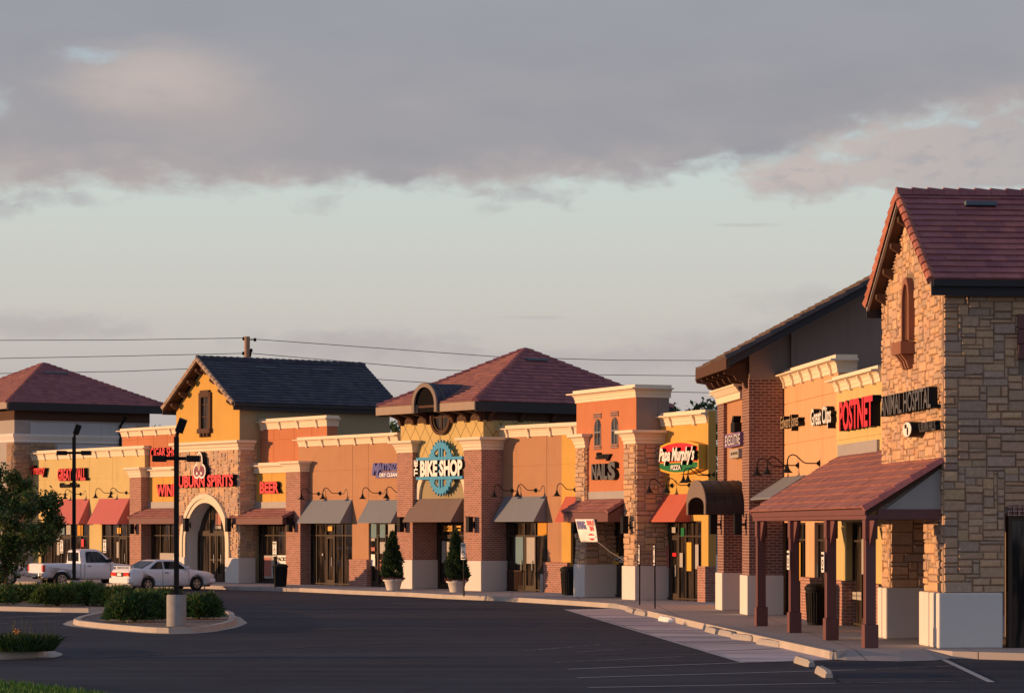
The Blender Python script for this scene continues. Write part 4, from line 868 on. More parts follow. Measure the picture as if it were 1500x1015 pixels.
m = MB(); m.prism([(pc - hw + .07, zm_ - .03), (pc + hw - .07, zm_ - .03)] + [bot(t, .07) for t in T[::-1]], 'y', y - .015, y - .002); s.part('green_panel', m, MT['green'])
s.line("Papa Murphy's", 965, 1017, 654, 681, y - .012, .14, 'white', 'dark', .3, .035); s.line('PIZZA', 982.5, 997, 681, 688, y - .012, .05, 'white', 'dark', 0, .03)
# tower sign
s = Sign(R, 1075, 672, .12, 'violet name plate under a tall dark figure on brick tower'); y = -.1
m = MB(); m.box(R.s(1061.5, y), R.s(1084, y), y, .1, R.z(1073, 654, y), R.z(1073, 634.5, y)); s.part('name_plate', m, [MT['violet']]); s.line('EXECUTIVE', 1062.5, 1083.5, 637, 651.5, y, .03, 'white', 'violet', 0, .0)
m = MB(); m.box(R.s(1068.5, y), R.s(1081, y), y, .1, R.z(1075, 671, y), R.z(1075, 657.5, y)); s.part('small_plate', m, MT['paper'], None, .02); s.line('SUITES', 1070, 1080, 662, 666, y, .012, 'brown', 'brown', 0, .02)
m = MB(); x_ = R.s(1073, y); za_, zb2 = R.z(1073, 633, y), R.z(1073, 609.5, y); m.prism([(x_ - .35, za_), (x_ + .35, za_), (x_ + .35, za_ + .28), (x_ + .1, za_ + .3), (x_ + .28, zb2), (x_ - .02, zb2), (x_ - .2, za_ + .3), (x_ - .35, za_ + .28)], 'y', y, .1); s.part('figure', m, MT['dark'])
s = Sign(R, 1160, 635, dW, 'thin pale edward jones lettering beside the brick tower'); s.line('Edward Jones', 1143.5, 1169, 607.5, 631.5, dW, .2, 'sand', 'dark', 0, .0)
s = Sign(R, 1205, 634, dW, 'white great clips lettering on peach wall'); s.line('Great Clips', 1187.5, 1217, 596, 629, dW, .22, 'white', 'dark', 0, .02)
s = Sign(R, 1255, 630, dW, 'large red postnet lettering on yellow wall'); s.line('POSTNET', 1229, 1278, 583, 628, dW - .06, .25, 'red', 'dark', 0, .03)
s = Sign(R, 1330, 640, dG, 'black animal hospital lettering with round badge on stone gable'); s.line('ANIMAL HOSPITAL', 1290, 1363, 573, 604, dG - .03, .2, 'greysign', 'dark', 0, .015); s.line('AT AUBURN HILLS', 1339, 1370, 618, 632, dG - .03, .12, 'greysign', 'dark', 0, .01)
m = MB(); c, z = R.s(1326, dG - .35), R.z(1326, 629, dG - .35); rr = .17 
m.prism([(c + .42 * math.cos(2 * math.pi * k / 24), z + rr * math.sin(2 * math.pi * k / 24)) for k in range(24)], 'y', dG - .3, dG, 1); m.prism([(c + .40 * math.cos(2 * math.pi * k / 24), z + (rr - .01) * math.sin(2 * math.pi * k / 24)) for k in range(24)], 'y', dG - .315, dG - .301, 0)
for x, zz, a_, b_ in ((-.1, .07, .1, .05), (.08, -.04, .06, .09)): m.prism([(c + x + a_ * math.cos(2 * math.pi * k / 12), z + zz + b_ * math.sin(2 * math.pi * k / 12)) for k in range(12)], 'y', dG - .325, dG - .314, 1)
s.part('badge', m, [MT['white'], MT['dark']])
# ================================================================ lamps on the walls
def gooseneck():
    o = empty('gooseneck_lamp', (0, 0, 0), 0, 'x', 'wall lamp')
    m = MB(); m.tube([(0, -.0, 0), (0, -.03, 0)], .09, 12); m.tube([(0, -.03, 0), (0, -.08, 0)], .05, 10); m.build('wall_plate', MT['dark'], o)
    m = MB(); m.tube([(0, -.02, 0), (0, -.36, .0), (0, -.46, .03), (0, -.56, .12), (0, -.66, .21), (0, -.76, .24), (0, -.85, .20), (0, -.90, .1), (0, -.91, -.05)], .017, 8); m.build('arm', MT['dark'], o)
    m = MB(); m.lathe([(.03, -.03), (.045, -.1), (.075, -.17), (.135, -.235), (.17, -.26), (.16, -.26), (.06, -.17)], 0, -.91, 16); m.build('lamp_shade', MT['dark'], o); return o
gp = gooseneck(); first = [1]
def neck(fr, u, v, d, label):
    o = gp if first[0] else copy_tree(gp); first[0] = 0
    s_ = fr.s(u, d); o.location = fr.w(s_, d, fr.z(u, v, d)); o.rotation_euler = (0, 0, fr.rot); tag(o, label, 'wall lamp', 'gooseneck lamps over the awnings')
for fr, u, v, d, lab in (
    (L, 96, 724, D, 'left gooseneck lamp under the great wall sign'), (L, 118.5, 723.5, D, 'right gooseneck lamp under the great wall sign'),
    (L, 163.5, 722, D, 'left gooseneck lamp of the pair beside the wine bay pier'), (L, 185.5, 721.5, D, 'right gooseneck lamp touching the wine bay pier'),
    (L, 467, 723, D, 'gooseneck lamp close beside the beer bay pier'), (L, 498.5, 722.5, D, 'gooseneck lamp over the right half of the first grey awning'),
    (L, 557, 722, D, 'gooseneck lamp below the dry cleaning sign'), (L, 592, 721, D, 'gooseneck lamp whose arm runs behind the bike shop left pier'),
    (L, 750.5, 718.5, D, 'gooseneck lamp peeping out beside the bike shop right pier'), (L, 785, 718, D, 'gooseneck lamp over the grey awning right of the bike shop'),
    (L, 843, 717, D, 'gooseneck lamp on the golden strip left of the salon'),
    (M, 985, 711, dP, 'left gooseneck lamp over the pizza shop red awning'), (M, 1010.5, 710.5, dP, 'gooseneck lamp between pizza sign and copper canopy'),
    (R, 1047, 695, .87, 'gooseneck lamp above the copper canopy'), (R, 1040, 696, .87, 'gooseneck lamp just left of the brick tower sign'),
    (R, 1154, 683, dW, 'first gooseneck lamp right of the brick tower'), (R, 1170, 681.5, dW, 'second gooseneck lamp right of the brick tower'),
    (R, 1201, 678.5, dW, 'gooseneck lamp beside the porch roof edge')): neck(fr, u, v, d, lab)
def sconce():
    o = empty('wall_sconce', (0, 0, 0), 0, 'x', 'wall lamp')
    m = MB(); m.box(-.06, .06, -.03, 0, -.14, .14); m.box(-.03, .03, -.14, -.03, -.03, .03); m.build('wall_plate', MT['dark'], o, bevel=.005)
    m = MB(); m.box(-.11, .11, -.36, -.14, -.30, .30); m.box(-.125, .125, -.375, -.125, .30, .33); m.build('lamp_box', MT['dark'], o, bevel=.008); return o
sp_ = sconce(); first2 = [1]
for fr, u, v, d, lab in ((L, 199, 773, .6, 'black box sconce on the wine bay brick pier'), (L, 279, 769, .02, 'black box sconce left of the stone arch'), (L, 341, 769, .02, 'black box sconce right of the stone arch'), (L, 431, 769, .6, 'black box sconce on the beer bay brick pier'),
    (L, 594, 768.5, 0, 'black box sconce on the bike shop left pier'), (L, 695, 768.5, 0, 'black box sconce on the bike shop right pier'), (M, 924, 769, -.03, 'black box sconce on the salon right stone pier'), (M, 852, 769, -.03, 'black box sconce on the salon left stone pier'), (R, 1056.5, 768, 0, 'black box sconce on the brick tower left pier'), (R, 1093, 768, 0, 'black box sconce on the brick tower right pier')):
    o = sp_ if first2[0] else copy_tree(sp_); first2[0] = 0
    o.location = fr.w(fr.s(u, d), d, fr.z(u, v, d)); o.rotation_euler = (0, 0, fr.rot); tag(o, lab, 'wall lamp', 'box sconces on the piers')
# ================================================================ ground
def sheet(name, pts, z, m, kind='structure', lab=None, cat=None):
    mb = MB(); mb.add([(p[0], p[1], z) for p in pts], [list(range(len(pts)))]); o = mb.build(name, m)
    if o.data.polygons[0].normal.z < 0: o.data.flip_normals()
    return tag(o, lab, cat, None, kind)
m_, t_ = mat('asphalt'); o_ = t_.obj()
n1 = t_.noise(o_, .16, 5, .6); n2 = t_.noise(t_.scalevec(o_, (.045, .95, 1)), 1.0, 6, .68, .5); n3 = t_.noise(o_, 45, 3, .7); n4 = t_.noise(t_.scalevec(o_, (.25, .05, 1)), 1, 4)
c_ = t_.mix(t_.smooth(n1, .3, .7), (.019, .026, .043), (.056, .066, .092)); c_ = t_.mix(t_.math('MULTIPLY', t_.smooth(n2, .45, .62), .8), c_, (.098, .098, .12)); c_ = t_.mix(t_.math('MULTIPLY', t_.smooth(n4, .5, .75), .5), c_, (.018, .021, .030))  # long paler streaks paint grazing light into the asphalt colour
c_ = t_.mix(t_.math('MULTIPLY', n3, .45), c_, (.1, .09, .085), 'MIX') if 0 else t_.mix(.5, c_, t_.mix(n3, shade((.05, .048, .05), .4), shade((.05, .048, .05), 1.6)))
oil = t_.n('ShaderNodeTexVoronoi'); t_.put(oil.inputs['Vector'], t_.mix(.12, o_, t_.n('ShaderNodeTexNoise').outputs['Color'])); oil.inputs['Scale'].default_value = .38
c_ = t_.mix(t_.math('MULTIPLY', t_.smooth(oil.outputs['Distance'], .17, .05), t_.math('MULTIPLY', n3, .9)), c_, (.010, .010, .012))
vr = t_.n('ShaderNodeTexVoronoi', feature='DISTANCE_TO_EDGE'); t_.put(vr.inputs['Vector'], t_.mix(.06, o_, t_.n('ShaderNodeTexNoise').outputs['Color'])); vr.inputs['Scale'].default_value = .11
crk = t_.math('LESS_THAN', vr.outputs['Distance'], .0016); c_ = t_.mix(t_.math('MULTIPLY', crk, .8), c_, (.012, .012, .013))
t_.out(c_, t_.math('ADD', .7, t_.math('MULTIPLY', n2, .25)), t_.bump(n3, .5, .01), .12); ASPH = m_
sheet('ground', [(-600, -300), (600, -300), (600, 1500), (-600, 1500)], 0, ASPH)
m_, t_ = mat('aisle_concrete'); o_ = t_.obj(); n1 = t_.noise(t_.scalevec(o_, (.12, 1.5, 1)), 1, 5, .6); n3 = t_.noise(o_, 30, 3)
c_ = t_.mix(t_.smooth(n1, .4, .66), (.66, .58, .58), (.26, .225, .235)); t_.out(t_.mix(n3, shade((.2, .18, .17), .6), c_) if 0 else c_, .85, t_.bump(n3, .4, .008), .25); AISLE = m_
m_, t_ = mat('sidewalk_concrete'); o_ = t_.obj(); n1 = t_.noise(o_, .5, 5, .6); n3 = t_.noise(o_, 40, 3); vx = t_.n('ShaderNodeTexBrick'); t_.put(vx.inputs['Vector'], t_.scalevec(o_, (1, 1, 1))); vx.offset = 0
for k_, v_ in (('Scale', 1), ('Brick Width', 2.4), ('Row Height', 2.4), ('Mortar Size', .012)): vx.inputs[k_].default_value = v_
c_ = t_.mix(n1, (.33, .29, .275), (.45, .40, .375)); c_ = t_.mix(vx.outputs['Fac'], c_, (.09, .08, .075)); t_.out(c_, .88, t_.bump(n3, .4, .006), .25); WALK = m_
KL = [ground(*p) for p in ((-900, 841), (-200, 851), (60, 856.5), (150, 859), (300, 862), (350, 864), (440, 866.5), (520, 870.3), (600, 873.5), (650, 876.5), (720, 879.5), (770, 882), (850, 887), (905, 891), (950, 902), (1000, 914), (1060, 928), (1110, 940), (1160, 951.5), (1222, 965.5), (1240, 961.5), (1318, 961.5), (1356, 960.5), (1395, 964), (1500, 967), (1900, 980))]
top = [(p.x, p.y) for p in KL] + [(70, 54), (70, 260), (-120, 260)]
mb = MB(); mb.prism(top, 'z', -.3, KERB); o = mb.build('sidewalk', WALK, bevel=0); tag(o, None, None, None, 'structure')
rp4 = [ground(*p) for p in ((1222, 965.5), (1240, 961.5), (1318, 961.5), (1356, 960.5), (1395, 964), (1372, 967.5), (1318, 969), (1240, 967.5))]
mb = MB(); mb.add([(p.x, p.y, KERB if 1 <= i <= 3 else .012) for i, p in enumerate(rp4)], [(0, 1, 7), (1, 2, 6, 7), (2, 3, 5, 6), (3, 4, 5)]); tag(mb.build('kerb_ramp', WALK), None, None, None, 'structure')
# raised kerb lip, broken by dropped crossings
def kerb(name, pts, w, z0, z1, m, inside=1):
    mb = MB(); n = len(pts)
    for i in range(n - 1):
        a, c = Vector(pts[i][:2] + (0,)) if isinstance(pts[i], tuple) else Vector((pts[i].x, pts[i].y, 0)), Vector(pts[i + 1][:2] + (0,)) if isinstance(pts[i + 1], tuple) else Vector((pts[i + 1].x, pts[i + 1].y, 0))
        t = (c - a).normalized(); k = Vector((-t.y, t.x, 0)) * w * inside
        sl = Vector((-t.y, t.x, 0)) * .03 * inside; ou_ = Vector((-t.y, t.x, 0)) * .06 * inside * (name == 'kerb'); a, c = a - ou_, c - ou_
        mb.add([a - sl * .4 + Vector((0, 0, z0)), c - sl * .4 + Vector((0, 0, z0)), c + sl + Vector((0, 0, z1)), a + sl + Vector((0, 0, z1)), c + k + Vector((0, 0, z1)), a + k + Vector((0, 0, z1)), c + k + Vector((0, 0, z0)), a + k + Vector((0, 0, z0))], [(0, 1, 2, 3), (3, 2, 4, 5), (5, 4, 6, 7), (0, 3, 5, 7), (1, 6, 4, 2)])
    return tag(mb.build(name, m), None, None, None, 'structure')
m_kb = m_plain('kerb_concrete', (.46, .40, .34), .9, .2, .22, 1.4, bump=.006)
for rng in ((2, 4), (6, 9), (9, 13), (14, 16), (16, 19), (19, 20)): kerb('kerb', KL[rng[0]:rng[1] + 1], .16, -.1, KERB + .012, m_kb)
aisle = [ground(*p) for p in ((828, 892.5), (905, 891.3), (950, 902.5), (1000, 914.5), (1060, 928.5), (1110, 940.5), (1160, 952), (1222, 966.2), (1090, 970.5), (1010, 947), (930, 921), (870, 904))]
sheet('access_aisle', [(p.x, p.y) for p in aisle], .004, AISLE)
m_line, t_ = mat('road_paint'); o_ = t_.obj(); nn = t_.noise(o_, 3.5, 5, .7); t_.out(t_.mix(t_.smooth(nn, .42, .62), (.34, .32, .31), (.07, .07, .078)), .8)
m_line2, t_ = mat('fresh_road_paint'); o_ = t_.obj(); nn = t_.noise(o_, 5, 5, .7); t_.out(t_.mix(t_.smooth(nn, .55, .75), (.46, .44, .43), (.12, .118, .125)), .8)
def stripe(name, p, q, w, m, z=.008):
    a, c = ground(*p), ground(*q); t = (c - a).normalized(); k = Vector((-t.y, t.x, 0)) * w / 2
    return sheet(name, [(x.x, x.y) for x in (a - k, c - k, c + k, a + k)], z, m)
for p, q, w_, m in (((832, 980), (1090, 970.3), .10, m_line2), ((846, 992.5), (1254, 981), .10, m_line2), ((862, 1007), (1224, 1000.5), .10, m_line2), ((814, 970), (1004, 961.5), .09, m_line), ((1254, 981), (1400, 975), .08, m_line), ((1224, 1000.5), (1400, 998), .07, m_line), ((1377, 963.5), (1452, 999), .13, m_line2), ((828, 892.5), (1090, 970.5), .12, m_line2), ((768, 953), (880, 944), .07, m_line), ((846, 955), (915, 950.5), .07, m_line),
    ((0, 893.5), (150, 885), .1, m_line), ((0, 905), (120, 899), .1, m_line), ((0, 913), (90, 909), .1, m_line), ((560, 884), (720, 880), .1, m_line), ((1085, 970.7), (1222, 966.3), .10, m_line)):
    stripe('parking_line', p, q, w_, m)
# darker new patch of asphalt strips
m_patch = m_plain('asphalt_seal', (.024, .024, .028), .7, .35, .2, 2)
for p, q, w_ in (((100, 965), (640, 938), .25), ((640, 938), (1500, 931), .0), ((860, 960), (1190, 948), .16)):
    if w_: stripe('asphalt_seam', p, q, w_, m_patch, .005)
# ================================================================ planting islands
gr_, t_ = mat('gravel'); o_ = t_.obj(); vv = t_.n('ShaderNodeTexVoronoi'); t_.put(vv.inputs['Vector'], o_); vv.inputs['Scale'].default_value = 14
hs = t_.n('ShaderNodeSeparateColor'); t_.put(hs.inputs[0], vv.outputs['Color']); t_.out(t_.ramp(hs.outputs[0], [(0, (.12, .08, .06)), (.35, (.24, .17, .13)), (.7, (.36, .28, .23)), (1, (.18, .15, .14))]), .9, t_.bump(vv.outputs['Distance'], 1, .04))
def island(pts, name='traffic_island'):
    P = [ground(*p) for p in pts]; c = sum(P, Vector()) / len(P)
    # rounded outline
    Q = []
    for i in range(len(P)):
        a, bq, d_ = P[i - 1], P[i], P[(i + 1) % len(P)]
        for t in (.25, .5, .75): Q.append((a.lerp(bq, .5) * (1 - t) ** 2 + bq * 2 * t * (1 - t) + bq.lerp(d_, .5) * t * t))
    area = sum(Q[i].x * Q[(i + 1) % len(Q)].y - Q[(i + 1) % len(Q)].x * Q[i].y for i in range(len(Q)))
    k = kerb(name, Q + [Q[0]], .2, -.1, KERB, m_kb, 1 if area > 0 else -1); gut = []
    mb = MB(); n = len(Q)      # concrete gutter apron outside
    cen = sum(Q, Vector()) / n
    for i in range(n):
        a, e = Q[i], Q[(i + 1) % n]; oa, oe = a + (a - cen).normalized() * .32, e + (e - cen).normalized() * .32
        mb.add([(a.x, a.y, .012), (e.x, e.y, .012), (oe.x, oe.y, .006), (oa.x, oa.y, .006)], [(0, 1, 2, 3)])
    tag(mb.build('gutter', m_kb), None, None, None, 'structure')
    inn = [q + (cen - q).normalized() * .12 for q in Q]
    sheet('gravel_bed', [(q.x, q.y) for q in inn], KERB - .03, gr_, 'stuff'); return Q
island([(100, 915.5), (150, 921), (230, 928.5), (300, 927), (350, 917), (345, 900), (270, 893), (170, 898), (118, 908)])
island([(-160, 893), (-40, 893.5), (70, 896.5), (150, 898), (215, 893), (240, 880), (200, 869), (20, 868), (-160, 870)])
island([(-140, 965), (-20, 965), (66, 963.5), (74, 959), (60, 952), (-40, 948), (-140, 950)])
# lawn at the near left corner
lw_, t_ = mat('lawn_soil'); t_.out(t_.mix(t_.noise(t_.obj(), 8), (.02, .04, .008), (.04, .08, .015)), .95)
LP = [ground(*p) for p in ((-200, 992), (0, 1001), (60, 1007), (130, 1016), (230, 1035), (300, 1060), (-200, 1060))]
sheet('lawn_ground', [(p.x, p.y) for p in LP], .03, lw_)
def inpoly(x, y, P):
    c = False
    for i in range(len(P)):
        a, e = P[i], P[i - 1]
        if (a.y > y) != (e.y > y) and x < (e.x - a.x) * (y - a.y) / (e.y - a.y) + a.x: c = not c
    return c
mb = MB(); xs = [p.x for p in LP]; ys = [p.y for p in LP]; k = 0
while k < 9000:
    x, y = RN.uniform(min(xs), max(xs)), RN.uniform(min(ys), max(ys))
    if not inpoly(x, y, LP): continue
    k += 1; h = RN.uniform(.05, .11); a = RN.uniform(0, 6.3); wv = .012; lx, ly = RN.uniform(-.04, .04), RN.uniform(-.04, .04); g = RN.uniform(.7, 1.3)
    mb.add([(x - wv * math.cos(a), y - wv * math.sin(a), .03), (x + wv * math.cos(a), y + wv * math.sin(a), .03), (x + lx, y + ly, .03 + h)], [(0, 1, 2)], 0, (.07 * g, .175 * g, .03 * g))
tag(mb.build('lawn_grass', MT['leaf'], recalc=False), 'short green lawn grass at the bottom left corner', 'grass', None, 'stuff')
# ================================================================ vehicles
def boolean_cut(o, cutters):
    for cu in cutters:
        md = o.modifiers.new('cut', 'BOOLEAN'); md.operation = 'DIFFERENCE'; md.object = cu; md.solver = 'EXACT'
    dg = bpy.context.evaluated_depsgraph_get(); dg.update(); me = bpy.data.meshes.new_from_object(o.evaluated_get(dg)); old = o.data
    o.modifiers.clear(); o.data = me; me.name = o.name
    for cu in cutters: bpy.data.objects.remove(cu)
def loft(mb, stations, m=0):
    """stations: (x, [(y, z) ring of one side from bottom middle to top middle])"""
    n = len(stations[0][1]); vs = []
    for x, ring in stations:
        vs += [(x, y, z) for y, z in ring] + [(x, -y, z) for y, z in ring[::-1]]
    N = 2 * n
    fs = [(i * N + j, i * N + (j + 1) % N, (i + 1) * N + (j + 1) % N, (i + 1) * N + j) for i in range(len(stations) - 1) for j in range(N)]
    mb.add(vs, fs, m, None, True); mb.add(vs[:N] + vs[-N:], [list(range(N))[::-1], [N + j for j in range(N)]], m)
m_car, t_ = mat('white_car_paint'); o_ = t_.obj(); sz_ = t_.n('ShaderNodeSeparateXYZ'); t_.put(sz_.inputs[0], o_)
dirt = t_.math('MULTIPLY', t_.smooth(t_.noise(o_, 6, 5, .7), .45, .75), .35)
bb_ = t_.out(t_.mix(dirt, (.86, .85, .86), (.62, .58, .55)), .28, None, .5); bb_.inputs['Coat Weight'].default_value = .5; bb_.inputs['Coat Roughness'].default_value = .08
m_cg = m_glass('car_glass', (.014, .016, .018), .03, .28); m_rub = m_plain('tyre_rubber', (.02, .019, .019), .85); m_rim = m_plain('alloy_rim', (.5, .48, .46), .35, .5, metal=.8)
m_tail = m_plain('tail_lamp', (.65, .02, .02), .2, .5, .05); m_amb = m_plain('amber_lamp', (.8, .25, .02), .2); m_head = m_plain('head_lamp', (.6, .6, .58), .1, .6); m_blk = m_plain('black_plastic', (.02, .02, .021), .6); m_chr = m_plain('chrome', (.75, .73, .7), .15, .5, .05, metal=1)
def wheel(par, x, y, r, wd, rimf=.62, spokes=5):
    sg = 1 if y > 0 else -1
    m = MB(); n = 28; prof = [(r * .62, -wd / 2), (r * .93, -wd / 2), (r, -wd * .36), (r, wd * .36), (r * .93, wd / 2), (r * .62, wd / 2)]
    vs = [(x + q * math.cos(2 * math.pi * j / n), y + h, r + q * math.sin(2 * math.pi * j / n)) for q, h in prof for j in range(n)]; k = len(prof)
    m.add(vs, [(i * n + j, i * n + (j + 1) % n, ((i + 1) % k) * n + (j + 1) % n, ((i + 1) % k) * n + j) for i in range(k) for j in range(n)], 0, None, True)
    wo = m.build('wheel', m_rub, par); q = MB(); R0 = r * rimf; yo = y + sg * wd * .34
    def disc(rad, a, e): q.prism([(x + rad * math.cos(2 * math.pi * j / 24), r + rad * math.sin(2 * math.pi * j / 24)) for j in range(24)], 'y', a, e)
    for j in range(24):
        a, e = 2 * math.pi * j / 24, 2 * math.pi * (j + 1) / 24
        q.prism([(x + R0 * 1.04 * math.cos(a), r + R0 * 1.04 * math.sin(a)), (x + R0 * 1.04 * math.cos(e), r + R0 * 1.04 * math.sin(e)), (x + R0 * .84 * math.cos(e), r + R0 * .84 * math.sin(e)), (x + R0 * .84 * math.cos(a), r + R0 * .84 * math.sin(a))], 'y', min(y, yo + sg * .01), max(y, yo + sg * .01))
    for j in range(spokes):
        a = 2 * math.pi * j / spokes + .3; c_, s_ = math.cos(a), math.sin(a); w0, w1 = R0 * .20, R0 * .12
        q.prism([(x + w0 * -s_, r + w0 * c_), (x + w0 * s_, r - w0 * c_), (x + R0 * .9 * c_ + w1 * s_, r + R0 * .9 * s_ - w1 * c_), (x + R0 * .9 * c_ - w1 * s_, r + R0 * .9 * s_ + w1 * c_)], 'y', min(yo, yo - sg * .04), max(yo, yo - sg * .04))
    disc(R0 * .28, min(yo + sg * .005, yo - sg * .05), max(yo + sg * .005, yo - sg * .05)); q.build('rim', m_rim, wo)
    q = MB(); q.prism([(x + R0 * .86 * math.cos(2 * math.pi * j / 24), r + R0 * .86 * math.sin(2 * math.pi * j / 24)) for j in range(24)], 'y', min(y - sg * .02, y + sg * .03), max(y - sg * .02, y + sg * .03)); q.build('brake_hub', m_blk, wo)
def arches(xs, r, W):
    out = []
    for x in xs:
        for sg in (-1, 1):
            m = MB(); m.prism([(x + r * math.cos(2 * math.pi * j / 32), r * .86 + r * math.sin(2 * math.pi * j / 32)) for j in range(32)], 'y', sg * (W - .24), sg * (W + .2)); out.append(m.build('cutter', m_blk))
    return out
def quadpane(par, pts, y_of, m, name='window', t=.012, sg=1):
    """side window outline (x, z) laid on the leaning side of the cabin"""
    mb = MB(); n = len(pts); a = [(x, sg * (y_of(z) + .004), z) for x, z in pts]; e = [(x, sg * (y_of(z) + .004 - t), z) for x, z in pts]
    mb.add(a + e, [list(range(n)), [n + i for i in range(n)][::-1]] + [(i, (i + 1) % n, n + (i + 1) % n, n + i) for i in range(n)]); return mb.build(name, m, par)
def sedan(name, label):
    o = empty(name, (0, 0, 0), 0, label, 'car'); W = .83
    def ring(w, zb, zt, zm=.55): return [(0, zb), (w * .90, zb), (w * .985, zb + .10), (w, zm), (w * .985, zt - .10), (w * .93, zt - .025), (w * .80, zt), (0, zt + .02)]
    st = [(-2.12, ring(.72, .34, .80)), (-2.06, ring(.79, .26, .92)), (-1.9, ring(W, .22, .965)), (-1.5, ring(W, .20, .97)), (-.9, ring(W, .19, .93)), (.2, ring(W, .19, .90)), (.85, ring(W, .19, .895)), (1.3, ring(W, .20, .87)), (1.8, ring(.81, .22, .81)), (2.05, ring(.76, .26, .74)), (2.15, ring(.68, .32, .66))]
    m = MB(); loft(m, st); body = m.build('body', m_car, o); boolean_cut(body, arches((-1.2, 1.22), .355, W)); body.parent = o
    yof = lambda z: .76 - (z - .92) * .36
    cs = [(-1.50, .93, .93), (-.74, .93, 1.30), (-.52, .93, 1.335), (.02, .92, 1.34), (.32, .915, 1.315), (1.05, .895, .91)]
    m = MB(); vs = []
    for x, zb, zt in cs: vs += [(x, yof(zb), zb - .05), (x, yof(zt) - .03, zt - .02), (x, yof(zt) * .8, zt), (x, -yof(zt) * .8, zt), (x, -yof(zt) + .03, zt - .02), (x, -yof(zb), zb - .05)]
    k = len(cs); m.add(vs, [(i * 6 + j, i * 6 + (j + 1) % 6, (i + 1) * 6 + (j + 1) % 6, (i + 1) * 6 + j) for i in range(k - 1) for j in range(6)] + [(0, 1, 2, 3, 4, 5), tuple(6 * k - 6 + q for q in range(6))])
    cab = m.build('cabin', m_car, o, bevel=.02)
    for sg in (-1, 1):
        quadpane(cab, [(-1.10, .955), (-.44, .945), (-.44, 1.26), (-.62, 1.26), (-.76, 1.20)], yof, m_cg, sg=sg); quadpane(cab, [(-.36, .945), (.74, .935), (.30, 1.24), (.1, 1.26), (-.36, 1.265)], yof, m_cg, sg=sg)
    # windscreens sit on the sloping cabin ends
    def screen(x0, z0, x1, z1, w0, w1):
        d = Vector((z1 - z0, 0, -(x1 - x0))).normalized() * .012; d = d if (x0 > 0) == (d.x > 0) else -d
        P = [(x0, -w0, z0), (x0, w0, z0), (x1, w1, z1), (x1, -w1, z1)]; mb = MB(); mb.add([Vector(p) + d for p in P] + [Vector(p) - d for p in P], [(0, 1, 2, 3), (4, 7, 6, 5), (0, 4, 5, 1), (1, 5, 6, 2), (2, 6, 7, 3), (3, 7, 4, 0)]); mb.build('windscreen', m_cg, cab)
    screen(-1.45, .965, -.81, 1.27, .66, .57); screen(.98, .945, .42, 1.27, .68, .57)
    for x in (-1.2, 1.22):
        for y in (-.74, .74): wheel(o, x, y, .295, .19)
    m = MB(); m.box(-2.20, -2.0, -.78, .78, .33, .56); m.box(-2.18, -1.92, -.835, .835, .36, .54); m.build('bumper', m_car, o, bevel=.03)
    m = MB(); m.box(2.08, 2.22, -.72, .72, .30, .50); m.box(1.9, 2.15, -.81, .81, .32, .50); m.build('bumper', m_car, o, bevel=.03)
    for sg in (-1, 1):
        m = MB(); m.box(-2.135, -2.0, sg * .30 if sg > 0 else -.76, .76 if sg > 0 else -.30, .64, .80); m.build('tail_light', m_tail, o, bevel=.012)
        m = MB(); m.box(-2.14, -2.01, sg * .66 - .08, sg * .66 + .08, .645, .70); m.build('indicator', m_amb, o, bevel=.006)
        m = MB(); m.box(2.0, 2.16, sg * .56 - .14, sg * .56 + .14, .56, .68); m.build('headlight', m_head, o, bevel=.012)
        m = MB(); m.box(.62, .78, sg * .80 - .05 if sg > 0 else -.95, .95 if sg > 0 else -.75, .93, 1.05); m.build('mirror', m_car, o, bevel=.02)
        m = MB(); m.box(-.38, -.20, sg * .826 - .012, sg * .826 + .012, .77, .80); m.build('door_handle', m_blk, o)
        m = MB(); m.box(-2.0, 2.0, sg * .83 - .008, sg * .83 + .008, .50, .53); m.build('side_trim', m_blk, o) if 0 else None
        m = MB()
        for x in (-.50, .80): m.box(x, x + .012, sg * .829 - .006, sg * .829 + .004, .26, .89)
        m.build('door_seam', m_blk, o)
    m = MB(); m.box(-2.15, -2.0, -.28, .28, .62, .80); m.build('boot_panel', m_blk, o, bevel=.01); m = MB(); m.box(-2.16, -2.14, -.16, .16, .65, .77); m.build('number_plate', MT['white'], o)
    m = MB(); m.box(-2.02, -1.82, -.72, .72, 1.03, 1.065)
    for y in (-.55, .55): m.box(-1.97, -1.88, y - .04, y + .04, .95, 1.03)
    m.build('spoiler', m_car, o, bevel=.012); m = MB(); m.tube([(-2.25, -.45, .28), (-1.9, -.45, .28)], .03, 8); m.build('exhaust', m_chr, o)
    m = MB(); m.box(-1.9, 1.95, -.70, .70, .16, .30); m.build('underbody', m_blk, o); return o
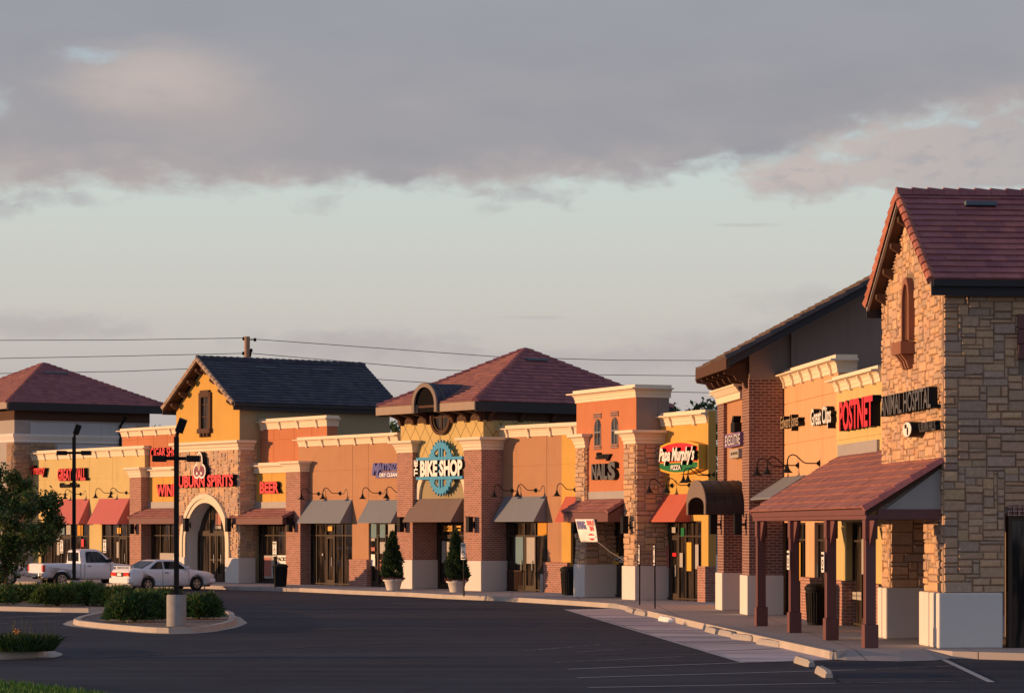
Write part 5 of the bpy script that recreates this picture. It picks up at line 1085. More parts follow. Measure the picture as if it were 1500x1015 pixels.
def pickup(name, label):
    o = empty(name, (0, 0, 0), 0, label, 'pickup truck'); W = .92
    def ring(w, zb, zt): return [(0, zb), (w * .94, zb), (w * .99, zb + .08), (w, zb + .35), (w * .985, zt - .08), (w * .95, zt - .02), (w * .86, zt), (0, zt + .015)]
    st = [(-2.42, ring(.88, .50, 1.05)), (-2.36, ring(W, .44, 1.08)), (-.62, ring(W, .40, 1.08)), (-.55, ring(W, .36, 1.10)), (.75, ring(W, .36, 1.10)), (1.0, ring(W, .38, 1.09)), (1.7, ring(.91, .42, 1.02)), (2.15, ring(.87, .48, .96)), (2.3, ring(.80, .55, .86))]
    m = MB(); loft(m, st); body = m.build('body', m_car, o); cs = arches((-1.48, 1.48), .44, W)
    m = MB(); m.box(-2.30, -.70, -.76, .76, .72, 1.4); cs.append(m.build('cutter', m_blk)); boolean_cut(body, cs); body.parent = o
    yof = lambda z: .86 - (z - 1.08) * .26
    cs = [(-.58, 1.08, 1.66), (-.5, 1.08, 1.70), (-.1, 1.09, 1.74), (.28, 1.09, 1.72), (.42, 1.09, 1.68), (1.08, 1.09, 1.11)]; m = MB(); vs = []
    for x, zb, zt in cs: vs += [(x, yof(zb), zb - .05), (x, yof(zt) - .02, zt - .03), (x, yof(zt) * .82, zt), (x, -yof(zt) * .82, zt), (x, -yof(zt) + .02, zt - .03), (x, -yof(zb), zb - .05)]
    k = len(cs); m.add(vs, [(i * 6 + j, i * 6 + (j + 1) % 6, (i + 1) * 6 + (j + 1) % 6, (i + 1) * 6 + j) for i in range(k - 1) for j in range(6)] + [(0, 1, 2, 3, 4, 5), tuple(6 * k - 6 + q for q in range(6))]); cab = m.build('cabin', m_car, o, bevel=.025)
    for sg in (-1, 1): quadpane(cab, [(-.30, 1.12), (.84, 1.12), (.42, 1.56), (.26, 1.62), (-.22, 1.63), (-.30, 1.56)], yof, m_cg, sg=sg)
    mb = MB(); mb.box(-.605, -.585, -.62, .62, 1.18, 1.58); mb.build('windscreen', m_cg, cab)
    d = Vector((.55, 0, .66)).normalized() * .014; P = [(1.03, -.74, 1.14), (1.03, .74, 1.14), (.48, .66, 1.63), (.48, -.66, 1.63)]; mb = MB(); mb.add([Vector(p) + d for p in P] + [Vector(p) - d for p in P], [(0, 1, 2, 3), (4, 7, 6, 5), (0, 4, 5, 1), (1, 5, 6, 2), (2, 6, 7, 3), (3, 7, 4, 0)]); mb.build('windscreen', m_cg, cab)
    for x in (-1.48, 1.48):
        for y in (-.80, .80): wheel(o, x, y, .36, .24, .58, 6)
    m = MB(); m.box(-2.62, -2.44, -.90, .90, .50, .66); m.box(-2.66, -2.5, -.45, .45, .46, .52); m.build('bumper', m_chr, o, bevel=.03); m = MB(); m.box(2.22, 2.42, -.86, .86, .48, .68); m.build('bumper', m_chr, o, bevel=.03)
    for sg in (-1, 1):
        m = MB(); m.box(-2.44, -2.30, sg * .86 - .07, sg * .86 + .065, .72, 1.02); m.build('tail_light', m_tail, o, bevel=.01); m = MB(); m.box(2.15, 2.30, sg * .66 - .16, sg * .66 + .16, .66, .82); m.build('headlight', m_head, o, bevel=.01)
        m = MB(); m.box(.70, .86, sg * .88 if sg > 0 else -1.1, 1.1 if sg > 0 else -.88, 1.12, 1.28); m.build('mirror', m_blk, o, bevel=.02); m = MB(); m.box(-.25, -.08, sg * .915 - .012, sg * .915 + .014, .95, .98); m.build('door_handle', m_blk, o)
        m = MB()
        for x in (-.60, -.40, .86): m.box(x, x + .014, sg * .918 - .006, sg * .918 + .004, .46, 1.07)
        m.build('door_seam', m_blk, o)
    m = MB(); m.box(-2.1, 2.1, -.68, .68, .34, .50); m.tube([(-1.48, -.7, .36), (-1.48, .7, .36)], .06, 8); m.tube([(1.48, -.7, .36), (1.48, .7, .36)], .06, 8); m.build('chassis', m_blk, o); m = MB(); m.box(-2.56, -2.35, -.06, .06, .38, .5); m.build('tow_bar', m_blk, o); return o
def park(o, p, heading): o.location = p; o.rotation_euler = (0, 0, heading)
HD = math.radians(90 - 90 + 38)
c_ = sedan('parked_car', 'small white two door car with its rear sunlit, parked by the hedge island')
g1 = ground(216, 865.5); park(c_, g1 + Vector((math.cos(HD) * 1.2, math.sin(HD) * 1.2, 0)) + Vector((-math.sin(HD), math.cos(HD), 0)) * .74, HD)
HP = math.radians(31); p_ = pickup('pickup_truck', 'white pickup truck parked just left of the small white car')
g1 = ground(90, 860); park(p_, g1 + Vector((math.cos(HP), math.sin(HP), 0)) * 1.48 + Vector((-math.sin(HP), math.cos(HP), 0)) * .8, HP)
c2 = copy_tree(p_); tag(c2, 'white vehicle mostly hidden behind the left tree trunk', 'pickup truck'); g1 = ground(13, 857.5); park(c2, g1 - Vector((math.cos(HP), math.sin(HP), 0)) * 1.48 + Vector((-math.sin(HP), math.cos(HP), 0)) * .8, HP)
# ================================================================ street furniture
def light_pole(name, u, v, ztop, label, bh=.8, heads=((-1, 0), (1, 0)), br=.26, top=(.12, .05)):
    p = ground(u, v, KERB); o = empty(name, (p.x, p.y, KERB), 0, label, 'street lamp', 'parking lot light poles'); zt = ztop - KERB
    m = MB(); m.lathe([(br, -.2), (br, bh - .03), (br - .03, bh)], 0, 0, 24); m.build('concrete_base', m_cbase, o)
    m = MB(); a = .062; m.box(-a, a, -a, a, bh, zt); m.box(-.17, .17, -.17, .17, bh, bh + .03)
    for x in (-.12, .12):
        for y in (-.12, .12): m.tube([(x, y, bh + .03), (x, y, bh + .08)], .018, 6)
    m.build('pole', MT['dark'], o, bevel=.006); m = MB()
    for x, y in heads: m.box(min(0, x * .45), max(0, x * .45), -.04, .04, zt - .62, zt - .53)
    m.tube([(0, 0, zt), (.04, 0, zt + .14)], .05, 8); m.build('arm', MT['dark'], o)
    for x, y in heads:
        m = MB(); m.box(min(x * .28, x * .62), max(x * .28, x * .62), -.20, .20, zt - .66, zt - .50); m.build('lamp_head', MT['dark'], o, bevel=.015)
    m = MB(); t = Vector((.38, -.1, 1)).normalized(); e = Vector((1, .15, -.38)).normalized(); k = t.cross(e); c = Vector((.06, 0, zt + .12)); vs = [c + t * q * .36 + e * (r - .5) * .22 + k * (w_ - .5) * .34 for w_ in (0, 1) for q in (0, 1) for r in (0, 1)]
    m.add(vs, [(0, 1, 3, 2), (4, 6, 7, 5), (0, 4, 5, 1), (2, 3, 7, 6), (0, 2, 6, 4), (1, 5, 7, 3)]); m.build('lamp_head', MT['dark'], o, bevel=.015); return o
m_cbase = m_plain('grey_concrete', (.33, .31, .29), .9, .2, .25, 5, bump=.012)
light_pole('light_pole', 258.5, 915, 5.1, 'tall dark light pole on a concrete drum in the nearer hedge island')
light_pole('light_pole', 108.5, 874, 6.05, 'dark light pole rising behind the hedges beside the pickup truck', .62)
def hsign(u, v, htop, rot, label, wdt=.30):
    p = ground(u, v, KERB); o = empty('parking_sign', (p.x, p.y, KERB), rot, label, 'sign', 'accessible parking signs'); h = htop - KERB
    m = MB(); m.box(-.025, .025, -.02, .02, 0, h); m.build('post', MT['dark'], o)
    m = MB(); m.box(-wdt / 2, wdt / 2, -.032, -.021, h - .62, h); m.build('sign_plate', MT['white'], o, bevel=.003)
    m = MB(); y = -.036
    for i in range(16):
        a, e = 2 * math.pi * i / 16, 2 * math.pi * (i + 1) / 16
        if .9 < (a % 6.28) < 1.9: continue
        m.prism([(.0 + r * math.cos(q), h - .38 + r * math.sin(q)) for r, q in ((.085, a), (.085, e), (.06, e), (.06, a))], 'y', y, y + .006)
    m.prism([(-.02 + .028 * math.cos(2 * math.pi * k / 10), h - .20 + .028 * math.sin(2 * math.pi * k / 10)) for k in range(10)], 'y', y, y + .006); m.box(-.035, .0, y, y + .006, h - .36, h - .235); m.box(-.035, .07, y - .001, y + .005, h - .36, h - .335)
    m.box(-.12, .12, y, y + .006, h - .585, h - .53)
    lettering(m, 'RESERVED', -.13, .13, h - .09, h - .04, y + .006, .006, 0, .02, 0, 0); lettering(m, 'PARKING', -.11, .11, h - .145, h - .105, y + .006, .006, 0, .02, 0, 0)
    m.build('symbol', MT['dark'], o); return o
for u, v, uu, vt, rot, lab in ((403, 861, 403, 793, L.rot, 'black and white parking sign in front of the beer bay window'), (679.5, 873, 681, 795, L.rot, 'black and white parking sign before the conical shrub right of the bike shop door'), (154, 852.5, 154, 790, L.rot, 'black and white parking sign behind the pickup hood'), (91, 850.5, 91, 791, L.rot, 'black and white parking sign between the left tree and the pickup cab')):
    Y = ground(u, v, KERB).y; hsign(u, v, at(u, vt, Y).z, rot, lab)
for u, v, vt, lab in ((937, 886, 798, 'thin edge-on parking sign left of the pair near the salon'), (959.5, 891, 799, 'thin leaning parking sign right of the pair near the salon')):
    Y = ground(u, v, KERB).y; o = hsign(u, v, at(u, vt, Y).z, R.rot + .0, lab); o.rotation_euler = (0, math.radians(-1.5 if u > 950 else 0), R.rot)
for k_, (u, v, w_) in enumerate(((1155, 820, 0), (1205.5, 823, 1))):
    z = R.z(u, v, -1.4); m = MB(); s_ = R.s(u - .5, -1.42)
    o = empty('parking_sign', R.w(s_, -1.42, z), R.rot, ('small white parking sign on the second porch post from the left', 'small white parking sign on the third porch post from the left')[k_], 'sign', 'accessible parking signs')
    m.box(-.15, .15, 0, .012, -.23, .23); m.build('sign_plate', MT['white'], o); m = MB(); lettering(m, 'RESERVED', -.12, .12, .12, .18, -.001, .006, 0, .02, 0, 0); m.box(-.07, .07, -.006, -.001, -.18, -.13)
    for i in range(12):
        a, e = 2 * math.pi * i / 12, 2 * math.pi * (i + 1) / 12; m.prism([(r * math.cos(q), -.02 + r * math.sin(q)) for r, q in ((.08, a), (.08, e), (.055, e), (.055, a))], 'y', -.006, -.001)
    m.build('symbol', MT['dark'], o)
def trash(u, v, label, r=.30, h=1.0):
    p = ground(u, v, KERB); o = empty('trash_can', (p.x, p.y, KERB), 0, label, 'trash can', 'black litter bins on the walkway')
    m = MB(); m.lathe([(r * .82, 0), (r * .84, .04), (r, h * .78), (r * 1.02, h * .80)], 0, 0, 24)
    for i in range(24):
        a = 2 * math.pi * i / 24; m.tube([(r * .86 * math.cos(a), r * .86 * math.sin(a), .06), (r * 1.03 * math.cos(a), r * 1.03 * math.sin(a), h * .78)], .012, 4)
    m.build('bin_body', MT['dark'], o)
    m = MB(); m.lathe([(r * 1.02, h * .80), (r * 1.16, h * .86), (r * 1.16, h * .90), (r * .9, h * .97), (r * .5, h), (r * .42, h * .99)], 0, 0, 24); m.build('lid', MT['dark'], o); return o
trash(410.5, 859, 'black litter bin beside the beer bay brick pier', .30, 1.0); trash(832.5, 871.5, 'black litter bin beside the salon left pier', .28, 1.1); trash(1195, 915, 'black litter bin between the porch posts', .26, 1.1)
WS = ((1164, 968, 1193, 979, 'nearest pair left, pale concrete wheel stop pointing at the porch corner'), (1193, 983, 1221, 995, 'nearest concrete wheel stop of all, lowest in the picture'),
    (1112, 943, 1144, 948, 'wheel stop at the kerb end below the second porch post'), (1074, 935.5, 1104, 939, 'wheel stop third from the porch corner along the kerb'), (1054, 929, 1076, 933.5, 'sunlit wheel stop in the middle kerb group'), (1035, 924.5, 1052, 928.5, 'wheel stop at the left of the middle kerb group'),
    (968, 908.5, 986, 912, 'white painted wheel stop alone on the pale aisle'), (931, 899, 948, 902.5, 'grey wheel stop close below the thin parking signs'), (918, 895, 931, 898, 'grey wheel stop second from the salon kerb end'), (895, 890.5, 912, 891.5, 'grey wheel stop at the salon kerb end'))
for u0, v0, u1, v1, lab in WS:
    a, e = ground(u0, v0), ground(u1, v1); t = Vector((e.x - a.x, e.y - a.y, 0)); ln = min(1.9, max(1.2, t.length)); mid_ = (a + e) / 2
    m = MB(); n = 10
    for i in range(n):
        x0, x1 = -ln / 2 + ln * i / n, -ln / 2 + ln * (i + 1) / n; g = lambda x: 1 - .35 * max(0, (abs(x) - ln * .42) / (ln * .08)); w0, w1 = g(x0), g(x1)
        P = lambda x, k: [(x, -.10 * k, 0), (x, -.085 * k, .07), (x, -.05 * k, .135 * k), (x, .05 * k, .135 * k), (x, .085 * k, .07), (x, .10 * k, 0)]
        m.add(P(x0, w0) + P(x1, w1), [(j, (j + 1) % 6, 6 + (j + 1) % 6, 6 + j) for j in range(6)] + ([(0, 1, 2, 3, 4, 5)] if i == 0 else []) + ([(6, 7, 8, 9, 10, 11)] if i == n - 1 else []))
    o = m.build('wheel_stop', MT['conc'] if 'white' not in lab else MT['white']); o.location = (mid_.x, mid_.y, .006); o.rotation_euler = (0, 0, math.atan2(t.y, t.x) + RN.uniform(-.04, .04)); tag(o, lab, 'wheel stop', 'concrete parking wheel stops')
# banner slung from the salon canopy
Yb = M.w(M.s(855, -.75), -.75).y; C4 = [at(842.5, 760, Yb), at(870, 760, Yb - .8), at(877.5, 793.5, Yb - 1.0), at(851.5, 793.5, Yb - .2)]
o = empty('banner', C4[0], 0, 'white cloth banner hanging askew from the salon canopy with blue and red writing', 'banner'); m = MB(); N_ = 12
B4 = lambda a, q, o_=0: C4[0].lerp(C4[1], a).lerp(C4[3].lerp(C4[2], a), q) + Vector((-.77, -.64, 0)) * (o_ + .05 * math.sin(a * 5 + q * 3) * q) - C4[0]
m.add([B4(i / N_, j / N_) for j in range(N_ + 1) for i in range(N_ + 1)], [(j * (N_ + 1) + i, j * (N_ + 1) + i + 1, (j + 1) * (N_ + 1) + i + 1, (j + 1) * (N_ + 1) + i) for j in range(N_) for i in range(N_)], 0, None, True)
ob = m.build('cloth', MT['white'], o, recalc=False); sd = ob.modifiers.new('t', 'SOLIDIFY'); sd.thickness = .006; sd.offset = 0
def on_banner(txt, a0, a1, q0, q1, mt):
    vs, fs = text_geo(txt, 0, .05); xa, xb = min(v[0] for v in vs), max(v[0] for v in vs); ya, yb = min(v[1] for v in vs), max(v[1] for v in vs); m = MB()
    m.add([B4(a0 + (a1 - a0) * (v[0] - xa) / (xb - xa), q1 - (q1 - q0) * (v[1] - ya) / (yb - ya), .02 - .008 * (v[2] < 0)) for v in vs], [f for f, z in fs]); m.build('lettering', mt, o, recalc=False)
on_banner('SPRING', .05, .48, .08, .45, MT['blue']); on_banner('SALE', .58, .95, .06, .28, MT['red']); on_banner('IN', .66, .86, .3, .52, MT['red'])
m = MB(); m.add([B4(.64 + .2 * math.cos(2 * math.pi * k / 20), .78 + .15 * math.sin(2 * math.pi * k / 20), .018) for k in range(20)], [list(range(20))]); m.add([B4(x, y, .024) for x, y in ((.38, .72), (.90, .72), (.94, .78), (.90, .84), (.38, .84), (.34, .78))], [(0, 1, 2, 3, 4, 5)], 1); m.build('emblem', [MT['red'], MT['white']], o, recalc=False)
on_banner('CENTURY', .42, .86, .745, .815, MT['red'])
m = MB(); e_ = M.w(rp_x := M.s(914, -.05), -.05, M.z(912, 820, 0)); m.tube([B4(1, 1), (C4[2].lerp(e_, .5) - Vector((0, 0, .06)) - C4[0]), e_ - C4[0]], .012, 5); m.build('rope', MT['paper'], o)
# poster easel / ash stand skipped: the beer window poster belongs to the building
# ================================================================ plants
def blades(mb, n, pos, ln, wd, cols, up=.4):
    for _ in range(n):
        p, out = pos(); p = Vector(p); d = (Vector(out) + Vector((RN.gauss(0, .45), RN.gauss(0, .45), RN.gauss(up, .4)))).normalized(); l = RN.uniform(*ln); s_ = d.cross(Vector((RN.gauss(0, 1), RN.gauss(0, 1), RN.gauss(0, 1)))).normalized() * RN.uniform(*wd); c = [q * RN.uniform(.7, 1.3) for q in RN.choice(cols)]
        mb.add([p - s_ * .6, p + s_ * .6, p + d * l * .6 + s_, p + d * l, p + d * l * .6 - s_], [(0, 1, 2, 3, 4)], 0, c)
JUN = [(.05, .11, .033), (.07, .13, .036), (.04, .085, .028), (.095, .145, .042), (.058, .115, .045)]
def juniper(u, v, w, h, dep, label, n=5200, cols=JUN):
    p = ground(u, v, KERB); o = empty('juniper_bush', (p.x, p.y, KERB), RN.uniform(0, 6), label, 'bush', 'low junipers in the parking islands')
    lob = [(RN.uniform(-.55, .55) * w, RN.uniform(-.5, .5) * dep, RN.uniform(.25, .55), RN.uniform(.7, 1.0) * h) for _ in range(9)] + [(0, 0, .8, h)]
    def pos():
        x, y, r, hh = RN.choice(lob); th, ph = RN.uniform(0, 6.283), math.acos(RN.uniform(0, 1)); q = RN.uniform(.55, 1.0) ** .5; ox, oy, oz = math.sin(ph) * math.cos(th), math.sin(ph) * math.sin(th), math.cos(ph)
        sc_ = min(w, dep) * r; return (x + ox * q * sc_, y + oy * q * sc_, .05 + oz * q * (hh - .12)), (ox, oy, oz * .6)
    o.rotation_euler = (0, 0, 0); m = MB(); blades(m, n, pos, (.09, .22), (.012, .03), cols, .35); m.build('foliage', MT['leaf'], o, recalc=False)
    m = MB()
    for i in range(10):
        x, y, r, hh = RN.choice(lob); m.tube([(0, 0, -.05), (x * .5, y * .5, hh * .3), (x, y, hh * .7)], .025, 5, r1=.008)
    m.build('stem', MT['bark'], o)
for u, v, w, h, dp, lab, n in (
    (196, 909, .95, .82, 1.0, 'broad juniper left of the concrete pole drum, nearest hedge island', 8500), (240, 901, .8, .80, 1.1, 'juniper directly behind the concrete pole drum', 7000), (290, 905, .80, .74, 1.0, 'juniper right of the concrete pole drum at the island tip', 7500),
    (84, 886, .85, .74, .9, 'juniper leftmost of the paler row below the pickup', 5200), (128, 885, .9, .80, 1.0, 'juniper in the middle of the paler row under the far pole', 5600), (168, 886, .8, .66, .9, 'juniper below the white car bumper', 5200), (214, 880, .8, .40, 1.0, 'juniper under the white car rear wheel behind the near hedge', 5000),
    (28, 881, .8, .62, .9, 'shaded juniper right of the tree trunk', 4600), (-8, 884, .8, .6, .9, 'shaded juniper under the tree at the left edge', 4200), (58, 878, .7, .6, .9, 'shaded juniper behind the paler row', 4200)):
    juniper(u, v, w, h, dp, lab, n, JUN if v > 890 else [(.085, .14, .036), (.105, .16, .04), (.065, .115, .03), (.125, .165, .045)])
# daylily clump on the near left kerb
p = ground(28, 953, KERB); o = empty('flower_clump', (p.x, p.y, KERB), 0, 'grassy flower clump with an orange bloom on the near left kerb', 'plant'); m = MB()
for _ in range(1500):
    a, r = RN.uniform(0, 6.28), RN.uniform(0, 1) ** .5; x, y = math.cos(a) * r * .72, math.sin(a) * r * .5; d = Vector((RN.gauss(0, .35) + x * .4, RN.gauss(0, .35), 1)).normalized(); h = RN.uniform(.22, .50); b_ = Vector((x, y, 0)); t = Vector((RN.gauss(0, 1), RN.gauss(0, 1), 0)).normalized() * .012; e = d * h + Vector((d.x * .15, d.y * .15, -.05)); c = [q * RN.uniform(.7, 1.3) for q in (.04, .075, .02)]
    m.add([b_ - t, b_ + t, b_ + d * h * .6 + t, b_ + e, b_ + d * h * .6 - t], [(0, 1, 2, 3, 4)], 0, c)
m.build('leaves', MT['leaf'], o, recalc=False); m = MB()
for _ in range(16): m = MB(); x, y = RN.uniform(-.7, .7), RN.uniform(-.4, .4); m.tube([(x, y, .1), (x + RN.uniform(-.05, .05), y, .5), (x + RN.uniform(-.1, .1), y, RN.uniform(.52, .68))], .004, 4, c=(.14, .16, .05)); m.build('stem', MT['leaf'], o)
q = MB()
for k in range(6): a = k * 1.047; q.add([(0.02, -.35, .42), (.02 + .05 * math.cos(a - .3), -.39, .42 + .05 * math.sin(a - .3)), (.02 + .08 * math.cos(a), -.37, .42 + .08 * math.sin(a)), (.02 + .05 * math.cos(a + .3), -.39, .42 + .05 * math.sin(a + .3))], [(0, 1, 2, 3)])
q.build('flower', m_plain('orange_petal', (.75, .25, .03), .6), o, recalc=False)
# conical shrubs in planters
def planter(u, v, vt, vr, label, label2):
    p = ground(u, v, KERB); Y = p.y; o = empty('planter', (p.x, p.y, KERB), 0, label, 'planter', 'round stone planters by the bike shop'); zr_ = at(u, vr, Y).z - KERB
    m = MB(); k = zr_ / .62; m.lathe([(.25, 0), (.27, .02), (.36, zr_ - .12), (.42, zr_ - .10), (.43, zr_), (.38, zr_), (.36, zr_ - .08), (0.02, zr_ - .08)], 0, 0, 28); m.build('pot', MT['base'], o)
    m = MB(); blades(m, 420, lambda: ((lambda a, r: ((math.cos(a) * r, math.sin(a) * r, zr_ - .04), (math.cos(a), math.sin(a), .5)))(RN.uniform(0, 6.28), RN.uniform(.26, .42))), (.06, .16), (.02, .035), [(.05, .09, .03), (.06, .10, .03), (.30, .05, .09), (.34, .09, .14), (.20, .03, .05)], .3); m.build('flowers', MT['leaf'], o, recalc=False)
    zt_ = at(u, vt, Y).z - KERB - zr_; o2 = empty('conical_shrub', (p.x, p.y, KERB + zr_ - .07), 0, label2, 'shrub', 'conical evergreens in planters'); ph_ = RN.uniform(0, 6)
    def pos():
        t = 1 - RN.uniform(0, 1) ** .6; t = RN.uniform(0, 1) if RN.random() < .4 else t; a = RN.uniform(0, 6.283); rr = .45 * (1 - t) ** .8 * (1 + .24 * math.sin(a * 3 + ph_ + t * 9) + .20 * math.sin(a * 5 + t * 25 + ph_) + .1 * math.sin(t * 40)) * min(1, .55 + t * 4) * RN.uniform(.55, 1) ** .5; return (math.cos(a) * rr + .05 * math.sin(t * 3 + ph_), math.sin(a) * rr, .08 + t * (zt_ - .1)), (math.cos(a), math.sin(a), .5)
    m = MB(); blades(m, 6500, pos, (.06, .15), (.012, .028), [(.035, .07, .028), (.048, .088, .032), (.028, .058, .026), (.062, .10, .036)], .5); blades(m, 700, pos, (.14, .24), (.012, .024), [(.04, .08, .03), (.06, .095, .035), (.02, .045, .02)], .6); m.build('foliage', MT['leaf'], o2, recalc=False)
    m = MB(); m.tube([(0, 0, -.02), (0, 0, zt_ * .7)], .035, 7, r1=.01); m.build('trunk', MT['bark'], o2)
planter(576, 864, 777, 847, 'tan planter left of the bike shop door with pink flowers', 'narrow conical evergreen left of the bike shop door')
planter(669, 867, 775, 849, 'tan planter right of the bike shop door', 'dense conical evergreen right of the bike shop door')
# ================================================================ trees
def tree(name, base, hgt, rad, zc, rz, n, label, leafc, seed, lsz=(.10, .2), trunk_r=.07, group=None, clumps=46):
    r_ = random.Random(seed); o = empty(name, base, 0, label, 'tree', group); m = MB(); cl = []
    for _ in range(clumps):
        while True:
            x, y, z = r_.uniform(-1, 1), r_.uniform(-1, 1), r_.uniform(-1, 1)
            if x * x + y * y + z * z < 1: break
        k = 1.0 if z < .2 else 1 - .35 * (z - .2); cl.append((x * rad * k, y * rad * k, zc + z * rz, r_.uniform(.30, .52) * rad * .62, r_.uniform(.75, 1.25)))
    m.tube([(0, 0, -.1), (.03, .02, zc * .35), (-.02, .04, zc * .8), (.04, 0, zc + rz * .5)], trunk_r, 9, r1=trunk_r * .3)
    for c in cl[:26]:
        a = Vector((0, 0, min(zc, max(zc * .38, c[2] * .45)))); e = Vector(c[:3]); m.tube([a, a.lerp(e, .5) + Vector((0, 0, .12 * rad)), e], trunk_r * .38, 5, r1=.012)
    m.build('trunk', MT['bark'], o); m = MB()
    for _ in range(n):
        x, y, z, rr, tone = r_.choice(cl); d = Vector((r_.gauss(0, 1), r_.gauss(0, 1), r_.gauss(0, .8))).normalized(); p = Vector((x, y, z)) + d * rr * r_.uniform(.35, 1.05); nn = (d * .6 + Vector((r_.gauss(0, .6), r_.gauss(0, .6), r_.gauss(.3, .6)))).normalized(); a = nn.cross(Vector((r_.gauss(0, 1), r_.gauss(0, 1), r_.gauss(0, 1)))).normalized(); b_ = nn.cross(a); s1 = r_.uniform(*lsz); s2 = s1 * .45; c = [q * tone * r_.uniform(.75, 1.25) for q in r_.choice(leafc)]
        m.add([p - a * s1 * .5, p + b_ * s2 * .5 - a * s1 * .1, p + a * s1 * .5, p - b_ * s2 * .5 - a * s1 * .1], [(0, 1, 2, 3)], 0, c)
    m.build('crown', MT['leaf'], o, recalc=False); return o
LF = [(.05, .10, .026), (.07, .125, .033), (.095, .145, .04), (.042, .08, .026), (.115, .135, .042)]
p = ground(8, 875, KERB); tree('leafy_tree', (p.x, p.y, KERB), 5, 1.9, 2.75, 2.05, 15000, 'leafy green tree with thin sunlit trunk in the left hedge island', LF, 5, (.11, .22), .08)
for i, (u, vt, Y, rad, lab) in enumerate(((590, 609, 170, 1.5, 'tree top peeping between dark gable roof and bike shop roof'), (985, 580, 128, 1.3, 'tree top beside the orange salon tower'), (1040, 590, 135, 1.6, 'tree top behind the pizza shop parapet'), (234, 619, 175, 1.4, 'tree top left of the golden gable tower'), (1020, 600, 128, .9, 'small tree top behind the pizza shop parapet'))):
    z = at(u, vt, Y).z; rz = z * .36; tree('far_tree', (at(u, vt, Y).x, Y, 0), z, rad * 1.3, z - rz * 1.0, rz, 3500, lab, LF, 40 + i, (.2, .42), .14, 'tree tops behind the shops')
# ================================================================ utility pole and its wires
Y = 185; px = at(362, 493, Y); o = empty('utility_pole', (px.x, Y, 0), 0, 'wooden utility pole with sagging wires behind the dark gable roof', 'utility pole'); m = MB(); m.tube([(0, 0, -.5), (0, 0, px.z)], .24, 12, r1=.19); m.build('pole', m_plain('weathered_pole_wood', (.36, .22, .14), .9, .2, .3, 6), o)
m = MB()
for u, v in ((357, 496.5), (373.5, 498), (356.5, 518), (368, 513.5), (366.5, 517.5), (366, 521)): q = at(u, v, Y) - Vector((px.x, Y, 0)); m.tube([(0, 0, q.z), (q.x, 0, q.z)], .03, 6); m.lathe([(.05, q.z - .1), (.1, q.z - .05), (.1, q.z + .08), (.04, q.z + .14)], q.x, 0, 10)
m.build('insulator', MT['dark'], o)
def wire(pts, Yw, r=.022):
    P = [at(u, v, Yw) - Vector((px.x, Y, 0)) for u, v in pts]; C = []
    for i in range(len(P) - 1):
        for k in range(6): C.append(P[i].lerp(P[i + 1], k / 6))
    C.append(P[-1]); m = MB(); m.tube(C, r, 5); m.build('wire', MT['dark'], o)
for pts in (((-300, 496), (0, 498.5), (180, 498), (362, 495)), ((-300, 528), (0, 525), (180, 521.5), (362, 517.5)), ((-300, 552), (0, 547), (180, 544), (330, 538), (362, 536)),
    ((362, 496), (480, 504.5), (735, 523), (900, 527.5), (1030, 528), (1300, 524), (1600, 510)), ((362, 517), (500, 529), (650, 542), (880, 549), (1030, 550.5), (1300, 548), (1600, 536)), ((420, 545), (560, 556), (640, 561.5), (900, 572), (1030, 575), (1300, 574), (1600, 565)), ((-300, 607), (0, 607), (200, 606), (260, 604), (420, 598))): wire(pts, Y)
# ================================================================ camera, sun, sky
cam = bpy.data.cameras.new('camera'); co = bpy.data.objects.new('camera', cam); COL.objects.link(co); SC.camera = co
co.location = (0, 0, H); co.rotation_euler = (math.radians(90), 0, 0)
cam.sensor_width = 36; cam.lens = FPX / 1500 * 36; cam.shift_y = (HV - 507.5) / 1500; cam.clip_start = .5; cam.clip_end = 6000
EL = math.radians(3.5); TR = Vector((math.cos(EL), .045, -math.sin(EL)))
sun = bpy.data.lights.new('sun', 'SUN'); sun.energy = 5.0; sun.angle = math.radians(.5); sun.color = (1, .56, .27)
so = bpy.data.objects.new('sun', sun); COL.objects.link(so); so.rotation_euler = TR.to_track_quat('-Z', 'Y').to_euler(); so.location = (-60, 0, 30)
W_ = bpy.data.worlds.new('World'); SC.world = W_; W_.use_nodes = True; nt = W_.node_tree; nt.nodes.clear(); t = NT(nt)
sky = t.n('ShaderNodeTexSky', sky_type='NISHITA'); sky.sun_disc = False; sky.sun_elevation = EL; sky.sun_rotation = math.radians(-90)
tc = t.n('ShaderNodeTexCoord'); sx = t.n('ShaderNodeSeparateXYZ'); t.put(sx.inputs[0], tc.outputs['Generated']); x, y, z = sx.outputs
el = t.math('MULTIPLY', t.math('ARCSINE', z), 57.2958); az = t.math('MULTIPLY', t.math('ARCTAN2', x, y), 57.2958)
def vec(a, b, c=0.0):
    q = t.n('ShaderNodeCombineXYZ'); t.put(q.inputs[0], a); t.put(q.inputs[1], b); t.put(q.inputs[2], c); return q.outputs[0]
S_ = 10.0   # colours below are divided by the Background strength of 0.1
c10 = lambda c: tuple(q * S_ for q in c)
clear = t.ramp(t.math('DIVIDE', el, 30.0), [(0, (.50, .44, .425)), (.10, (.545, .49, .47)), (.15, (.62, .595, .55)), (.20, (.635, .655, .61)), (.24, (.62, .69, .66)), (.28, (.56, .67, .68)), (.36, (.44, .55, .62)), (1, (.25, .34, .46))])
v1 = vec(t.math('MULTIPLY', az, .13), t.math('MULTIPLY', el, .42)); v2 = vec(t.math('MULTIPLY', az, .40), t.math('MULTIPLY', el, 1.1), 3.0); v3 = vec(t.math('MULTIPLY', az, 1.5), t.math('MULTIPLY', el, 2.8), 7.0)
